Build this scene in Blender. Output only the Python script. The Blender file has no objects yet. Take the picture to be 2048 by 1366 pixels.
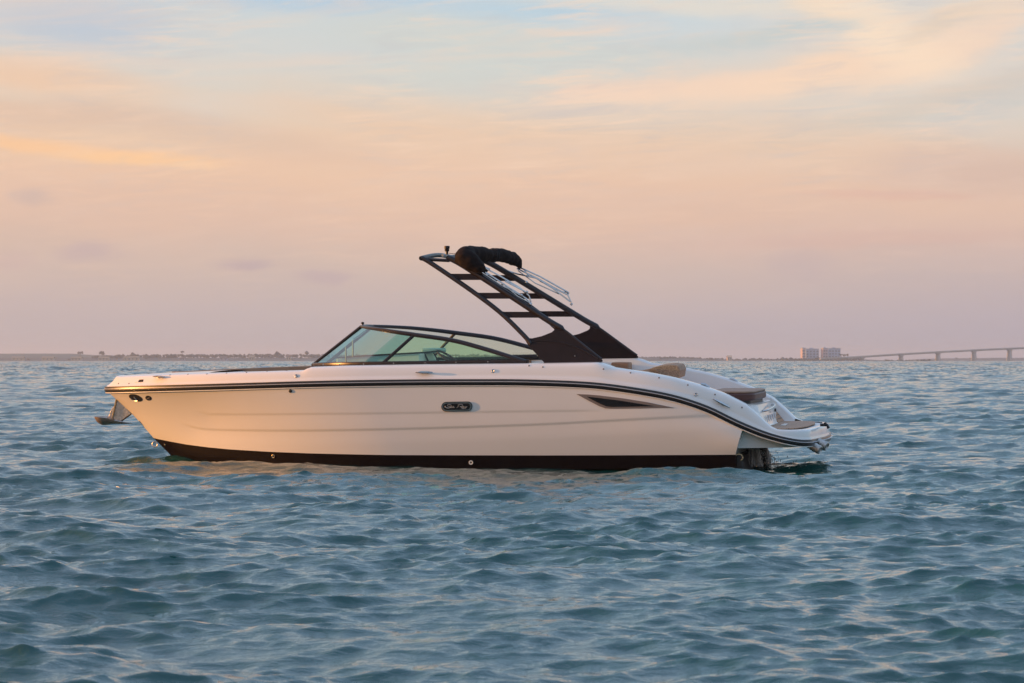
import bpy, math, random
import numpy as np
from mathutils import Vector, Matrix, noise
from mathutils.bvhtree import BVHTree

R = math.radians
random.seed(7)
scene = bpy.context.scene

# ------------------------------------------------------------------ camera
F = 5070.0                     # focal length in pixels of the 2048 px wide photograph
CAM_H = 1.24
HORIZON = 719.5
PITCH = math.atan((HORIZON - 683.0) / F)
cam_data = bpy.data.cameras.new('camera')
cam = bpy.data.objects.new('camera', cam_data)
scene.collection.objects.link(cam)
cam.location = (0, 0, CAM_H)
cam.rotation_euler = (math.pi / 2 + PITCH, 0, 0)
cam_data.sensor_width = 36.0
cam_data.lens = F / 2048 * 36.0
cam_data.clip_start = 0.1
cam_data.clip_end = 30000
cam_data.dof.use_dof = True
cam_data.dof.focus_distance = 29.6
cam_data.dof.aperture_fstop = 8.5
scene.camera = cam

# ------------------------------------------------------------------ light
SUN_AZ = -84.5                # degrees from +Y, clockwise; the sun stands off to the left
SUN_EL = 5.0
sun_dir = Vector((math.sin(R(SUN_AZ)) * math.cos(R(SUN_EL)),
                  math.cos(R(SUN_AZ)) * math.cos(R(SUN_EL)), math.sin(R(SUN_EL))))
sd = bpy.data.lights.new('sun', 'SUN')
sd.energy = 5.0
sd.angle = R(0.6)
sd.color = (1.0, 0.44, 0.13)
so = bpy.data.objects.new('sun', sd)
scene.collection.objects.link(so)
so.rotation_euler = sun_dir.to_track_quat('Z', 'Y').to_euler()

scene.view_settings.view_transform = 'Standard'
scene.view_settings.look = 'None'
scene.view_settings.exposure = 0.2
scene.view_settings.gamma = 1
scene.view_settings.use_curve_mapping = False
scene.cycles.use_denoising = True
scene.cycles.max_bounces = 10
scene.cycles.transparent_max_bounces = 16
scene.cycles.volume_bounces = 1
scene.cycles.caustics_reflective = False
scene.cycles.caustics_refractive = False


def lin(r, g, b):
    f = lambda c: (c / 255 / 12.92) if c / 255 <= 0.04045 else ((c / 255 + 0.055) / 1.055) ** 2.4
    return (f(r), f(g), f(b), 1.0)


class NT:
    """a small helper to write node trees"""
    def __init__(s, tree):
        s.t = tree
        s.n = tree.nodes
        s.l = tree.links

    def new(s, typ, **kw):
        nd = s.n.new(typ)
        for k, v in kw.items():
            setattr(nd, k, v)
        return nd

    def put(s, sock, v):
        if isinstance(v, bpy.types.NodeSocket):
            s.l.new(v, sock)
        elif v is not None:
            sock.default_value = v

    def m(s, op, a, b=None, c=None, clamp=False):
        nd = s.new('ShaderNodeMath', operation=op, use_clamp=clamp)
        s.put(nd.inputs[0], a)
        if b is not None:
            s.put(nd.inputs[1], b)
        if c is not None:
            s.put(nd.inputs[2], c)
        return nd.outputs[0]

    def mix(s, f, a, b, mode='MIX'):
        nd = s.new('ShaderNodeMix', data_type='RGBA', blend_type=mode)
        s.put(nd.inputs[0], f)
        s.put(nd.inputs[6], a)
        s.put(nd.inputs[7], b)
        return nd.outputs[2]

    def xyz(s, x, y, z):
        nd = s.new('ShaderNodeCombineXYZ')
        for i, v in enumerate((x, y, z)):
            s.put(nd.inputs[i], v)
        return nd.outputs[0]

    def noise(s, vec, scale, detail=3, rough=0.5, dist=0.0):
        nd = s.new('ShaderNodeTexNoise')
        s.put(nd.inputs['Vector'], vec)
        nd.inputs['Scale'].default_value = scale
        nd.inputs['Detail'].default_value = detail
        nd.inputs['Roughness'].default_value = rough
        nd.inputs['Distortion'].default_value = dist
        return nd.outputs['Fac']

    def ramp(s, fac, stops, interp='LINEAR'):
        nd = s.new('ShaderNodeValToRGB')
        cr = nd.color_ramp
        cr.interpolation = interp
        while len(cr.elements) < len(stops):
            cr.elements.new(0.5)
        for e, (p, c) in zip(cr.elements, stops):
            e.position = p
            e.color = c
        s.put(nd.inputs[0], fac)
        return nd.outputs[0]


# ------------------------------------------------------------------ sky
world = bpy.data.worlds.new('World')
scene.world = world
world.use_nodes = True
W_ = NT(world.node_tree)
W_.n.clear()
tc = W_.new('ShaderNodeTexCoord')
sep = W_.new('ShaderNodeSeparateXYZ')
W_.l.new(tc.outputs['Generated'], sep.inputs[0])
DEG = 180 / math.pi
elev = W_.m('MULTIPLY', W_.m('ARCSINE', sep.outputs[2]), DEG)
azim = W_.m('MULTIPLY', W_.m('ARCTAN2', sep.outputs[0], sep.outputs[1]), DEG)
# streaky unevenness in the layers of high cloud
vec1 = W_.xyz(W_.m('MULTIPLY', azim, 0.10), W_.m('ADD', W_.m('MULTIPLY', elev, 0.55), W_.m('MULTIPLY', azim, 0.035)), 0.3)
n1 = W_.noise(vec1, 1.0, 5, 0.55, 0.6)
n1c = W_.m('SUBTRACT', n1, 0.5)
vec2 = W_.xyz(W_.m('MULTIPLY', azim, 0.22), W_.m('SUBTRACT', W_.m('MULTIPLY', elev, 1.5), W_.m('MULTIPLY', azim, 0.10)), 4.7)
n2 = W_.noise(vec2, 1.0, 6, 0.6, 0.9)
n2c = W_.m('SUBTRACT', n2, 0.5)
vec3 = W_.xyz(W_.m('MULTIPLY', azim, 0.30), W_.m('MULTIPLY', elev, 0.42), 9.1)
n3c = W_.m('SUBTRACT', W_.noise(vec3, 1.0, 5, 0.6, 0.4), 0.5)
el2 = W_.m('ADD', elev, W_.m('ADD', W_.m('MULTIPLY', n1c, 1.8), W_.m('MULTIPLY', azim, 0.035)))
el2 = W_.m('ADD', elev, W_.m('MULTIPLY', W_.m('SUBTRACT', el2, elev), W_.m('MINIMUM', W_.m('MAXIMUM', W_.m('MULTIPLY', elev, 0.3), 0.0), 1.0)))
base = W_.ramp(W_.m('DIVIDE', el2, 90.0, clamp=True), [
    (0.000, lin(170, 163, 168)),
    (0.011, lin(185, 171, 171)),
    (0.022, lin(200, 178, 167)),
    (0.033, lin(216, 183, 164)),
    (0.044, lin(226, 190, 164)),
    (0.056, lin(224, 195, 170)),
    (0.068, lin(208, 203, 194)),
    (0.084, lin(196, 205, 208)),
    (0.115, (.50, .62, .70, 1)),
    (0.200, (.32, .54, .80, 1)),
    (0.450, (.27, .47, .76, 1)),
    (1.000, (.23, .42, .72, 1))])
# clouds seen in the photograph, placed by direction; coordinates in px of the photograph
px = W_.m('ADD', W_.m('MULTIPLY', azim, 88.5), 1024.0)
py = W_.m('SUBTRACT', HORIZON, W_.m('MULTIPLY', elev, 88.5))
pxw = W_.m('ADD', px, W_.m('ADD', W_.m('MULTIPLY', n3c, 150.0), W_.m('MULTIPLY', n2c, 110.0)))
pyw = W_.m('ADD', py, W_.m('ADD', W_.m('MULTIPLY', n3c, 46.0), W_.m('MULTIPLY', n2c, 30.0)))
BLOBS = [  # x, y, half length, half height, tilt, colour, strength
    (150, 50, 190, 60, -4, (176, 190, 206), .75),
    (620, 2, 260, 24, 0, (168, 194, 214), .8),
    (1120, 16, 230, 26, 2, (174, 199, 214), .8),
    (860, 70, 260, 40, -4, (201, 203, 196), .6),
    (1000, 130, 260, 45, 3, (196, 205, 201), .5),
    (1830, 90, 330, 120, 0, (224, 206, 188), .6),
    (1450, 175, 300, 50, 8, (226, 203, 184), .5),
    (1240, 192, 150, 14, 7, (235, 206, 186), .6),
    (1430, 172, 240, 26, 7, (238, 207, 182), .85),
    (1660, 145, 220, 30, 10, (240, 209, 182), .85),
    (1900, 100, 200, 34, 22, (236, 206, 182), .75),
    (1380, 12, 300, 18, -2, (224, 212, 196), .7),
    (1660, 34, 130, 22, -22, (234, 212, 188), .8),
    (1775, 85, 120, 50, -35, (244, 219, 192), .75),
    (1830, 130, 110, 30, 22, (241, 214, 188), .6),
    (1960, 30, 130, 26, 12, (232, 207, 182), .6),
    (1880, 62, 80, 14, 25, (221, 200, 178), .6),
    (1500, 78, 190, 17, 6, (192, 198, 196), .85),
    (1620, 62, 90, 12, 0, (190, 198, 198), .75),
    (1990, 200, 120, 30, 25, (196, 195, 190), .7),
    (1850, 215, 220, 22, 14, (203, 192, 178), .5),
    (60, 160, 260, 34, -6, (232, 192, 160), .7),
    (60, 235, 260, 28, 0, (213, 181, 160), .6),
    (60, 296, 140, 12, -4, (243, 194, 148), .8),
    (270, 320, 140, 12, -2, (246, 198, 150), .9),
    (395, 336, 40, 8, 0, (243, 202, 162), .6),
    (420, 265, 260, 28, -8, (210, 182, 164), .5),
    (78, 400, 36, 14, 0, (196, 172, 164), .8),
    (185, 508, 60, 20, 0, (186, 165, 166), .75),
    (20, 525, 60, 20, 0, (197, 172, 168), .5),
    (490, 530, 46, 13, 0, (184, 163, 165), .8),
    (655, 555, 44, 11, 0, (184, 163, 165), .7),
    (1600, 530, 60, 30, 0, (188, 166, 165), .4),
    (1960, 345, 200, 45, 0, (195, 168, 160), .4),
    (1780, 392, 150, 7, -1, (218, 172, 154), .5),
    (1700, 480, 260, 16, 2, (214, 174, 157), .4),
    (1240, 440, 260, 26, 2, (222, 184, 158), .4)]
col = base
for (bx, by, a, b, tilt, c, st) in BLOBS:
    cs, sn = math.cos(R(tilt)), -math.sin(R(tilt))
    dx = W_.m('SUBTRACT', pxw, float(bx))
    dy = W_.m('SUBTRACT', pyw, float(by))
    u = W_.m('MULTIPLY_ADD', dx, cs / a, W_.m('MULTIPLY', dy, sn / a))
    v = W_.m('MULTIPLY_ADD', dx, -sn / b, W_.m('MULTIPLY', dy, cs / b))
    r2 = W_.m('MULTIPLY_ADD', u, u, W_.m('MULTIPLY', v, v))
    g = W_.m('MULTIPLY', W_.m('EXPONENT', W_.m('MULTIPLY', W_.m('MULTIPLY', r2, W_.m('MULTIPLY_ADD', r2, .5, .5)), -0.7)), st)
    col = W_.mix(g, col, lin(*c))
# fine streaks
vec4 = W_.xyz(W_.m('MULTIPLY', azim, 0.55), W_.m('SUBTRACT', W_.m('MULTIPLY', elev, 5.0), W_.m('MULTIPLY', azim, 0.25)), 2.2)
n4 = W_.noise(vec4, 1.0, 6, 0.62, 0.8)
stk = W_.m('MULTIPLY', W_.m('MULTIPLY', W_.m('SUBTRACT', n4, 0.5), W_.m('MULTIPLY', W_.m('MAXIMUM', W_.m('ADD', n3c, 0.12), 0.0), 6.0)), W_.m('DIVIDE', W_.m('SUBTRACT', elev, 1.0), 4.0, clamp=True))
col = W_.mix(W_.m('MULTIPLY', stk, 1.9, clamp=True), col, lin(240, 208, 182))
col = W_.mix(W_.m('MULTIPLY', stk, -1.2, clamp=True), col, lin(186, 183, 186))
# thin cloud over the whole of the rest of the sky
wisp = W_.m('MULTIPLY', W_.m('MULTIPLY', W_.m('SUBTRACT', n2, 0.47), 3.2, clamp=True), W_.m('DIVIDE', elev, 9.0, clamp=True))
col = W_.mix(W_.m('MULTIPLY', wisp, 0.6), col, lin(228, 202, 184))
# to the right of the frame the low sky turns mauve, to the left warmer towards the sun
low = W_.m('EXPONENT', W_.m('MULTIPLY', W_.m('MAXIMUM', elev, 0.0), -0.42))
right = W_.m('MULTIPLY', W_.m('DIVIDE', W_.m('ADD', azim, 2.0), 14.0, clamp=True), low)
col = W_.mix(W_.m('MULTIPLY', right, 0.55), col, lin(160, 152, 172))
dot = W_.new('ShaderNodeVectorMath', operation='DOT_PRODUCT')
W_.l.new(tc.outputs['Generated'], dot.inputs[0])
dot.inputs[1].default_value = sun_dir
glow = W_.m('POWER', W_.m('MAXIMUM', dot.outputs['Value'], 0.0), 2.6)
col = W_.mix(W_.m('MULTIPLY', glow, 0.95), col, (0.95, 0.42, 0.13, 1.0))
nish = W_.new('ShaderNodeTexSky', sky_type='NISHITA')
nish.sun_disc = False
nish.sun_elevation = R(SUN_EL)
nish.sun_rotation = R(SUN_AZ)
nish.dust_density = 2.0
bg1 = W_.new('ShaderNodeBackground')
W_.l.new(nish.outputs[0], bg1.inputs[0])
bg1.inputs[1].default_value = 0.05
bg2 = W_.new('ShaderNodeBackground')
W_.l.new(col, bg2.inputs[0])
SKY_GAIN = 1.03
bg2.inputs[1].default_value = SKY_GAIN
mx = W_.new('ShaderNodeMixShader')
mx.inputs[0].default_value = 0.94
W_.l.new(bg1.outputs[0], mx.inputs[1])
W_.l.new(bg2.outputs[0], mx.inputs[2])
wo = W_.new('ShaderNodeOutputWorld')
W_.l.new(mx.outputs[0], wo.inputs['Surface'])
world.cycles.sampling_method = 'MANUAL'
world.cycles.sample_map_resolution = 1024


# ------------------------------------------------------------------ materials
def material(name, color, rough=0.5, metal=0.0, coat=0.0, ior=None, spec=None):
    m = bpy.data.materials.new(name)
    m.use_nodes = True
    p = m.node_tree.nodes['Principled BSDF']
    p.inputs['Base Color'].default_value = (*color[:3], 1)
    p.inputs['Roughness'].default_value = rough
    p.inputs['Metallic'].default_value = metal
    p.inputs['Coat Weight'].default_value = coat
    p.inputs['Coat Roughness'].default_value = 0.06
    if ior:
        p.inputs['IOR'].default_value = ior
    if spec is not None:
        p.inputs['Specular IOR Level'].default_value = spec
    return m


def vary(m, scale, c1, c2, detail=4, stretch=(1, 1, 1), bump=0.0, bump_scale=None, rough=None):
    """colour variation by noise and fine relief"""
    t = NT(m.node_tree)
    p = t.n['Principled BSDF']
    tcn = t.new('ShaderNodeTexCoord')
    mp = t.new('ShaderNodeMapping')
    mp.inputs['Scale'].default_value = stretch
    t.l.new(tcn.outputs['Object'], mp.inputs[0])
    n = t.noise(mp.outputs[0], scale, detail, 0.6)
    cc = t.ramp(n, [(0.3, (*c1, 1)), (0.7, (*c2, 1))])
    t.l.new(cc, p.inputs['Base Color'])
    if rough:
        mr = t.new('ShaderNodeMapRange')
        t.l.new(n, mr.inputs[0])
        mr.inputs[3].default_value, mr.inputs[4].default_value = rough
        t.l.new(mr.outputs[0], p.inputs['Roughness'])
    if bump:
        b = t.new('ShaderNodeBump')
        b.inputs['Strength'].default_value = 1
        b.inputs['Distance'].default_value = bump
        t.l.new(t.noise(mp.outputs[0], bump_scale or scale * 4, 4, 0.6), b.inputs['Height'])
        t.l.new(b.outputs[0], p.inputs['Normal'])
    return m


M = {}
M['gel'] = vary(material('white_gelcoat', (.8, .8, .8), 0.22, coat=0.5), 1.3, (.86, .84, .80), (.88, .86, .83), rough=(.18, .30))
M['gel_matt'] = vary(material('white_moulding', (.75, .75, .75), 0.4), 2.0, (.74, .735, .72), (.79, .785, .77), rough=(.34, .48))
M['bottom'] = vary(material('dark_bottom_paint', (.02, .02, .02), 0.42), 5.0, (.005, .003, .004), (.008, .006, .007), bump=.0005, bump_scale=60, rough=(.5, .7))
M['bottom'].node_tree.nodes['Principled BSDF'].inputs['Specular IOR Level'].default_value = 0.04
M['black'] = vary(material('black_powder_coat', (.02, .02, .02), 0.3), 14, (.010, .006, .008), (.017, .011, .013), rough=(.26, .42))
M['plate'] = vary(material('dark_tower_panel', (.02, .02, .02), 0.5), 9, (.009, .005, .007), (.015, .009, .012), rough=(.45, .6))
M['plate'].node_tree.nodes['Principled BSDF'].inputs['Specular IOR Level'].default_value = 0.25
M['rail'] = material('black_rub_rail', (.008, .009, .012), 0.28)
M['insert'] = material('pale_rail_insert', (.62, .64, .68), 0.25, metal=.35)
M['steel'] = vary(material('stainless_steel', (.7, .7, .7), 0.16, metal=1), 20, (.46, .46, .47), (.66, .65, .64), rough=(.1, .28))
M['steel_rough'] = vary(material('weathered_galvanised_steel', (.5, .5, .5), 0.4, metal=.75), 28, (.34, .34, .32), (.66, .64, .60), bump=.004, bump_scale=40, rough=(.25, .55))
M['anchor'] = vary(material('dull_anchor_steel', (.3, .25, .2), 0.4, metal=.45), 14, (.26, .19, .15), (.48, .38, .30), rough=(.15, .32))
M['gold'] = material('brassy_steel', (.55, .46, .30), 0.25, metal=.9)
M['cloth'] = vary(material('black_canvas', (.02, .02, .02), 0.85), 18, (.007, .004, .005), (.020, .013, .011), bump=.010, bump_scale=16)
M['cloth'].node_tree.nodes['Principled BSDF'].inputs['Specular IOR Level'].default_value = 0.15
M['cushion'] = vary(material('brown_vinyl', (.1, .06, .04), 0.5), 6, (.28, .145, .08), (.36, .20, .11), bump=.002, bump_scale=50)
M['cushion_dark'] = vary(material('dark_brown_vinyl', (.04, .03, .03), 0.45), 5, (.065, .020, .016), (.10, .034, .026), bump=.002, bump_scale=30)
M['pad_top'] = vary(material('tan_pad_top', (.2, .15, .1), 0.6), 7, (.30, .18, .12), (.40, .255, .17), bump=.002, bump_scale=60)
M['woven'] = vary(material('woven_tan_vinyl', (.25, .2, .14), 0.7), 60, (.20, .115, .07), (.58, .38, .25), stretch=(1, 1, 1.6), bump=.006, bump_scale=70)
M['grey'] = material('grey_window_trim', (.22, .185, .17), 0.4)
M['dark_glass'] = material('dark_tinted_acrylic', (.008, .006, .008), 0.12)
M['dark'] = material('black_rubber', (.012, .012, .014), 0.5)
M['chrome_mark'] = material('chrome_lettering', (.62, .60, .58), 0.3, metal=.6)
M['pale_blue'] = material('pale_blue_vinyl', (.30, .42, .44), 0.4)

mt = material('teak_decking', (.2, .12, .07), 0.6)
t = NT(mt.node_tree)
tcn = t.new('ShaderNodeTexCoord')
sp = t.new('ShaderNodeSeparateXYZ')
t.l.new(tcn.outputs['Object'], sp.inputs[0])
fr = t.m('FRACT', t.m('MULTIPLY', sp.outputs[1], 14.0))
line = t.m('LESS_THAN', fr, 0.13)
mp = t.new('ShaderNodeMapping')
mp.inputs['Scale'].default_value = (2, 30, 30)
t.l.new(tcn.outputs['Object'], mp.inputs[0])
wood = t.ramp(t.noise(mp.outputs[0], 2.0, 5, .6), [(.3, (.36, .20, .12, 1)), (.7, (.54, .33, .20, 1))])
t.l.new(t.mix(line, wood, (.06, .035, .022, 1)), t.n['Principled BSDF'].inputs['Base Color'])
M['teak'] = mt

mt = material('teak_step_facing', (.2, .12, .07), 0.6)
t = NT(mt.node_tree)
tcn = t.new('ShaderNodeTexCoord')
sp = t.new('ShaderNodeSeparateXYZ')
t.l.new(tcn.outputs['Object'], sp.inputs[0])
line = t.m('LESS_THAN', t.m('FRACT', t.m('MULTIPLY', sp.outputs[2], 24.0)), 0.2)
t.l.new(t.mix(line, (.42, .22, .11, 1), (.10, .055, .03, 1)), t.n['Principled BSDF'].inputs['Base Color'])
M['teak_face'] = mt


def glass(name, tint, refl=1.0):
    m = bpy.data.materials.new(name)
    m.use_nodes = True
    t = NT(m.node_tree)
    t.n.clear()
    tr = t.new('ShaderNodeBsdfTransparent')
    tr.inputs[0].default_value = (*tint, 1)
    gl = t.new('ShaderNodeBsdfGlossy')
    gl.inputs['Roughness'].default_value = 0.02
    gl.inputs[0].default_value = (.9, .97, .95, 1)
    fr = t.new('ShaderNodeFresnel')
    fr.inputs[0].default_value = 1.5
    mxs = t.new('ShaderNodeMixShader')
    t.l.new(t.m('MULTIPLY', fr.outputs[0], refl), mxs.inputs[0])
    t.l.new(tr.outputs[0], mxs.inputs[1])
    t.l.new(gl.outputs[0], mxs.inputs[2])
    o = t.new('ShaderNodeOutputMaterial')
    t.l.new(mxs.outputs[0], o.inputs[0])
    return m


M['glass'] = glass('green_tinted_glass', (.90, .97, .89), 0.7)
M['glass_near'] = glass('green_tinted_side_glass', (.80, .95, .81), 0.6)
M['glass_teal'] = glass('deep_teal_tinted_glass', (.38, .69, .60), 0.3)
M['glass_far'] = glass('teal_tinted_far_glass', (.80, .93, .88), 0.06)
M['glass_front'] = glass('sky_reflection_tint_glass', (.74, .90, .93), 0.35)  # blue of the reflected sky is put into the tint

# ------------------------------------------------------------------ mesh helpers
C = scene.collection


class MB:
    def __init__(s):
        s.v, s.f = [], []

    def add(s, verts, faces):
        o = len(s.v)
        s.v += [tuple(p) for p in verts]
        s.f += [tuple(i + o for i in f) for f in faces]
        return s

    def grid(s, rows, close_u=False, close_v=False):
        n, m = len(rows), len(rows[0])
        fs = []
        for i in range(n if close_u else n - 1):
            for j in range(m if close_v else m - 1):
                a, b = i, (i + 1) % n
                c, d = j, (j + 1) % m
                fs.append((a * m + c, a * m + d, b * m + d, b * m + c))
        return s.add([p for r in rows for p in r], fs)

    def tube(s, pts, rad, n=8, flat=1.0, up=None):
        pts = [Vector(p) for p in pts]
        if not hasattr(rad, '__len__'):
            rad = [rad] * len(pts)
        rows = []
        prev = None
        for i, p in enumerate(pts):
            d = (pts[min(i + 1, len(pts) - 1)] - pts[max(i - 1, 0)]).normalized()
            if prev is None:
                ref = Vector(up) if up else (Vector((0, 0, 1)) if abs(d.z) < .9 else Vector((0, 1, 0)))
                a = (ref - d * ref.dot(d)).normalized()
            else:
                a = (prev - d * prev.dot(d)).normalized()
            prev = a
            b = d.cross(a)
            rows.append([p + (a * math.cos(q) + b * math.sin(q) * flat) * rad[i]
                         for q in (2 * math.pi * k / n for k in range(n))])
        o = len(s.v)
        s.grid(rows, close_v=True)
        s.f.append(tuple(o + k for k in range(n)))
        s.f.append(tuple(o + (len(pts) - 1) * n + k for k in reversed(range(n))))
        return s

    def prism(s, poly, off):
        """closed solid between a polygon and its copy shifted by off"""
        off = Vector(off)
        a = [Vector(p) for p in poly]
        nn = Vector((0, 0, 0))
        for i in range(len(a)):
            nn += (a[i] - a[0]).cross(a[(i + 1) % len(a)] - a[0])
        if nn.dot(off) > 0:
            a.reverse()
        n = len(a)
        b = [p + off for p in a]
        return s.add(a + b, [tuple(range(n))] + [tuple(range(2 * n - 1, n - 1, -1))] +
                     [(i, n + i, n + (i + 1) % n, (i + 1) % n) for i in range(n)])

    def box(s, lo, hi):
        (x0, y0, z0), (x1, y1, z1) = lo, hi
        return s.prism([(x0, y0, z0), (x1, y0, z0), (x1, y1, z0), (x0, y1, z0)], (0, 0, z1 - z0))

    def lathe(s, base, axis, prof, n=14):
        axis = Vector(axis).normalized()
        ref = Vector((0, 0, 1)) if abs(axis.z) < .9 else Vector((1, 0, 0))
        a = (ref - axis * ref.dot(axis)).normalized()
        b = axis.cross(a)
        base = Vector(base)
        rows = [[base + axis * h + (a * math.cos(q) + b * math.sin(q)) * max(r, 1e-4)
                 for q in (2 * math.pi * k / n for k in range(n))] for (h, r) in prof]
        o = len(s.v)
        s.grid(rows, close_v=True)
        s.f.append(tuple(o + k for k in range(n)))
        s.f.append(tuple(o + (len(prof) - 1) * n + k for k in reversed(range(n))))
        return s

    def build(s, name, mat, parent=None, smooth=True, bevel=0.0, label=None, sharp=40, kind=None):
        me = bpy.data.meshes.new(name)
        me.from_pydata(s.v, [], s.f)
        me.materials.append(mat)
        if smooth:
            me.polygons.foreach_set('use_smooth', [True] * len(me.polygons))
        me.update()
        o = bpy.data.objects.new(name, me)
        C.objects.link(o)
        if parent:
            o.parent = parent
        if bevel:
            b = o.modifiers.new('bevel', 'BEVEL')
            b.width = bevel
            b.segments = 2
            b.limit_method = 'ANGLE'
            b.angle_limit = R(35)
        if smooth:
            me.set_sharp_from_angle(angle=R(sharp))
        if label:
            o['label'] = label
        if kind:
            o['kind'] = kind
        return o


def catmull(pts, n=8):
    pts = [Vector(p) for p in pts]
    out = []
    for i in range(len(pts) - 1):
        p0, p1, p2, p3 = pts[max(i - 1, 0)], pts[i], pts[i + 1], pts[min(i + 2, len(pts) - 1)]
        for k in range(n):
            q = k / n
            out.append(0.5 * ((2 * p1) + (p2 - p0) * q + (2 * p0 - 5 * p1 + 4 * p2 - p3) * q * q +
                              (3 * p1 - p0 - 3 * p2 + p3) * q ** 3))
    out.append(pts[-1])
    return out


def thing(name, label, cat, loc=(0, 0, 0), group=None, kind=None):
    o = bpy.data.objects.new(name, None)
    o.empty_display_size = 0.3
    C.objects.link(o)
    o.location = loc
    o['label'] = label
    o['category'] = cat
    if group:
        o['group'] = group
    return o


# ------------------------------------------------------------------ sea
def wave_levels(N, Lm, kp, seed, wind, amp, cuts, tail=4.0, spread=2.0):
    """height and sideways displacement of a patch of wind sea, low-passed at several cut-offs"""
    rng = np.random.default_rng(seed)
    k1 = 2 * np.pi * np.fft.fftfreq(N, Lm / N)
    KX, KY = np.meshgrid(k1, k1, indexing='xy')
    K = np.hypot(KX, KY)
    K[0, 0] = 1e-6
    cosd = (KX * math.cos(wind) + KY * math.sin(wind)) / K
    P = np.exp(-1.0 * (kp / K) ** 2) / K ** tail * (0.10 + np.abs(cosd) ** spread)
    P[0, 0] = 0
    xi = rng.normal(size=(N, N)) + 1j * rng.normal(size=(N, N))
    H = xi * np.sqrt(P)
    h = np.fft.ifft2(H).real
    s = amp / h.std()
    out = []
    for kc in cuts:
        Hc = H * np.exp(-(K / kc) ** 4)
        out.append([np.fft.ifft2(Hc).real * s,
                    np.fft.ifft2(1j * KX / K * Hc).real * s,
                    np.fft.ifft2(1j * KY / K * Hc).real * s])
    return out


def sample(tile, Lm, X, Y):
    N = tile.shape[0]
    u = (X / Lm * N) % N
    v = (Y / Lm * N) % N
    i, j = np.floor(u).astype(int), np.floor(v).astype(int)
    fu, fv = u - i, v - j
    i %= N; j %= N
    i1, j1 = (i + 1) % N, (j + 1) % N
    return ((tile[j, i] * (1 - fu) + tile[j, i1] * fu) * (1 - fv) +
            (tile[j1, i] * (1 - fu) + tile[j1, i1] * fu) * fv)


WAVE_AMP = 0.038
CUTS = [90, 45, 20, 9, 4.5]
STEP = [0.04, 0.09, 0.18, 0.36, 0.8]
tileA = wave_levels(1024, 41.0, 3.0, 3, R(82), WAVE_AMP, CUTS, tail=4.9, spread=3.0)
tileB = wave_levels(1024, 23.3, 15.0, 11, R(110), 0.0120, CUTS, tail=4.1, spread=3.0)
print('SLOPES', [float(np.std(np.gradient(t_[0][0], dx_, axis=0))) for t_, dx_ in ((tileA, 41 / 1024), (tileB, 23.3 / 1024))])
tileC = wave_levels(512, 310.0, 0.9, 17, R(85), 0.17, [1.9])[0]

ys = []
y = -400.0
while y < 5.5:
    ys.append(y)
    y += max(0.12, min(-y + 2, 400) * 0.05)
y = 5.5
while y < 9000:
    ys.append(y)
    y += 0.028 if y < 13 else (y * 0.00215 if y < 300 else min(y * 0.004, 2.4) if y < 2300 else y * 0.02)
ys = np.array(ys)
tx = np.arange(-0.27, 0.27, 0.0021)
side = 0.27 + np.cumsum(0.0021 * 1.3 ** np.arange(1, 26))
tx = np.concatenate([-side[::-1], tx, side])
wid = np.where(ys > 6, ys, np.where(ys > -6, 6, -ys))
X = np.clip(wid[:, None] * tx[None, :], -9000, 9000) + np.linspace(-1, 1, len(tx))[None, :]
Y = np.repeat(ys[:, None], len(tx), axis=1)
dyr = np.gradient(ys)
stepsz = np.maximum(dyr[:, None] * 0.8, np.abs(np.gradient(X, axis=1)) * 0.7)
D = [np.zeros_like(X) for _ in range(3)]
lv = np.interp(np.log(np.maximum(stepsz, .04)), np.log(STEP), range(len(STEP)))
ca, sa = math.cos(0.35), math.sin(0.35)
for l in range(len(STEP)):
    w = np.clip(1 - np.abs(lv - l), 0, 1)
    if l == len(STEP) - 1:
        w = w * np.clip(1 - (stepsz - 1.0) / 2.0, 0, 1)
    mask = w > 0
    if not mask.any():
        continue
    xs, yy, ww = X[mask], Y[mask], w[mask]
    for q in range(3):
        D[q][mask] += ww * sample(tileA[l][q], 41.0, xs, yy)
    xr, yr = xs * ca - yy * sa, xs * sa + yy * ca
    b = [sample(tileB[l][q], 23.3, xr, yr) for q in range(3)]
    D[0][mask] += ww * b[0]
    D[1][mask] += ww * (b[1] * ca + b[2] * sa)
    D[2][mask] += ww * (-b[1] * sa + b[2] * ca)
# a slow unevenness: calmer and rougher patches
gust = 0.97 + 0.20 * np.sin(X * 0.37 + 1.9 * np.sin(Y * 0.17)) * np.sin(Y * 0.29 + 0.9) + 0.14 * np.sin(X * 0.9 - Y * 0.21 + 2.0 * np.sin(X * 0.33 + 1.0)) * np.sin(Y * 0.62)
lee = 1 - 0.40 * np.exp(-((X + 0.5) / 5.0) ** 2 - ((Y - 29.6) / 1.6) ** 2)
amp_all = gust * lee
D = [d * amp_all for d in D]
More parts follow.
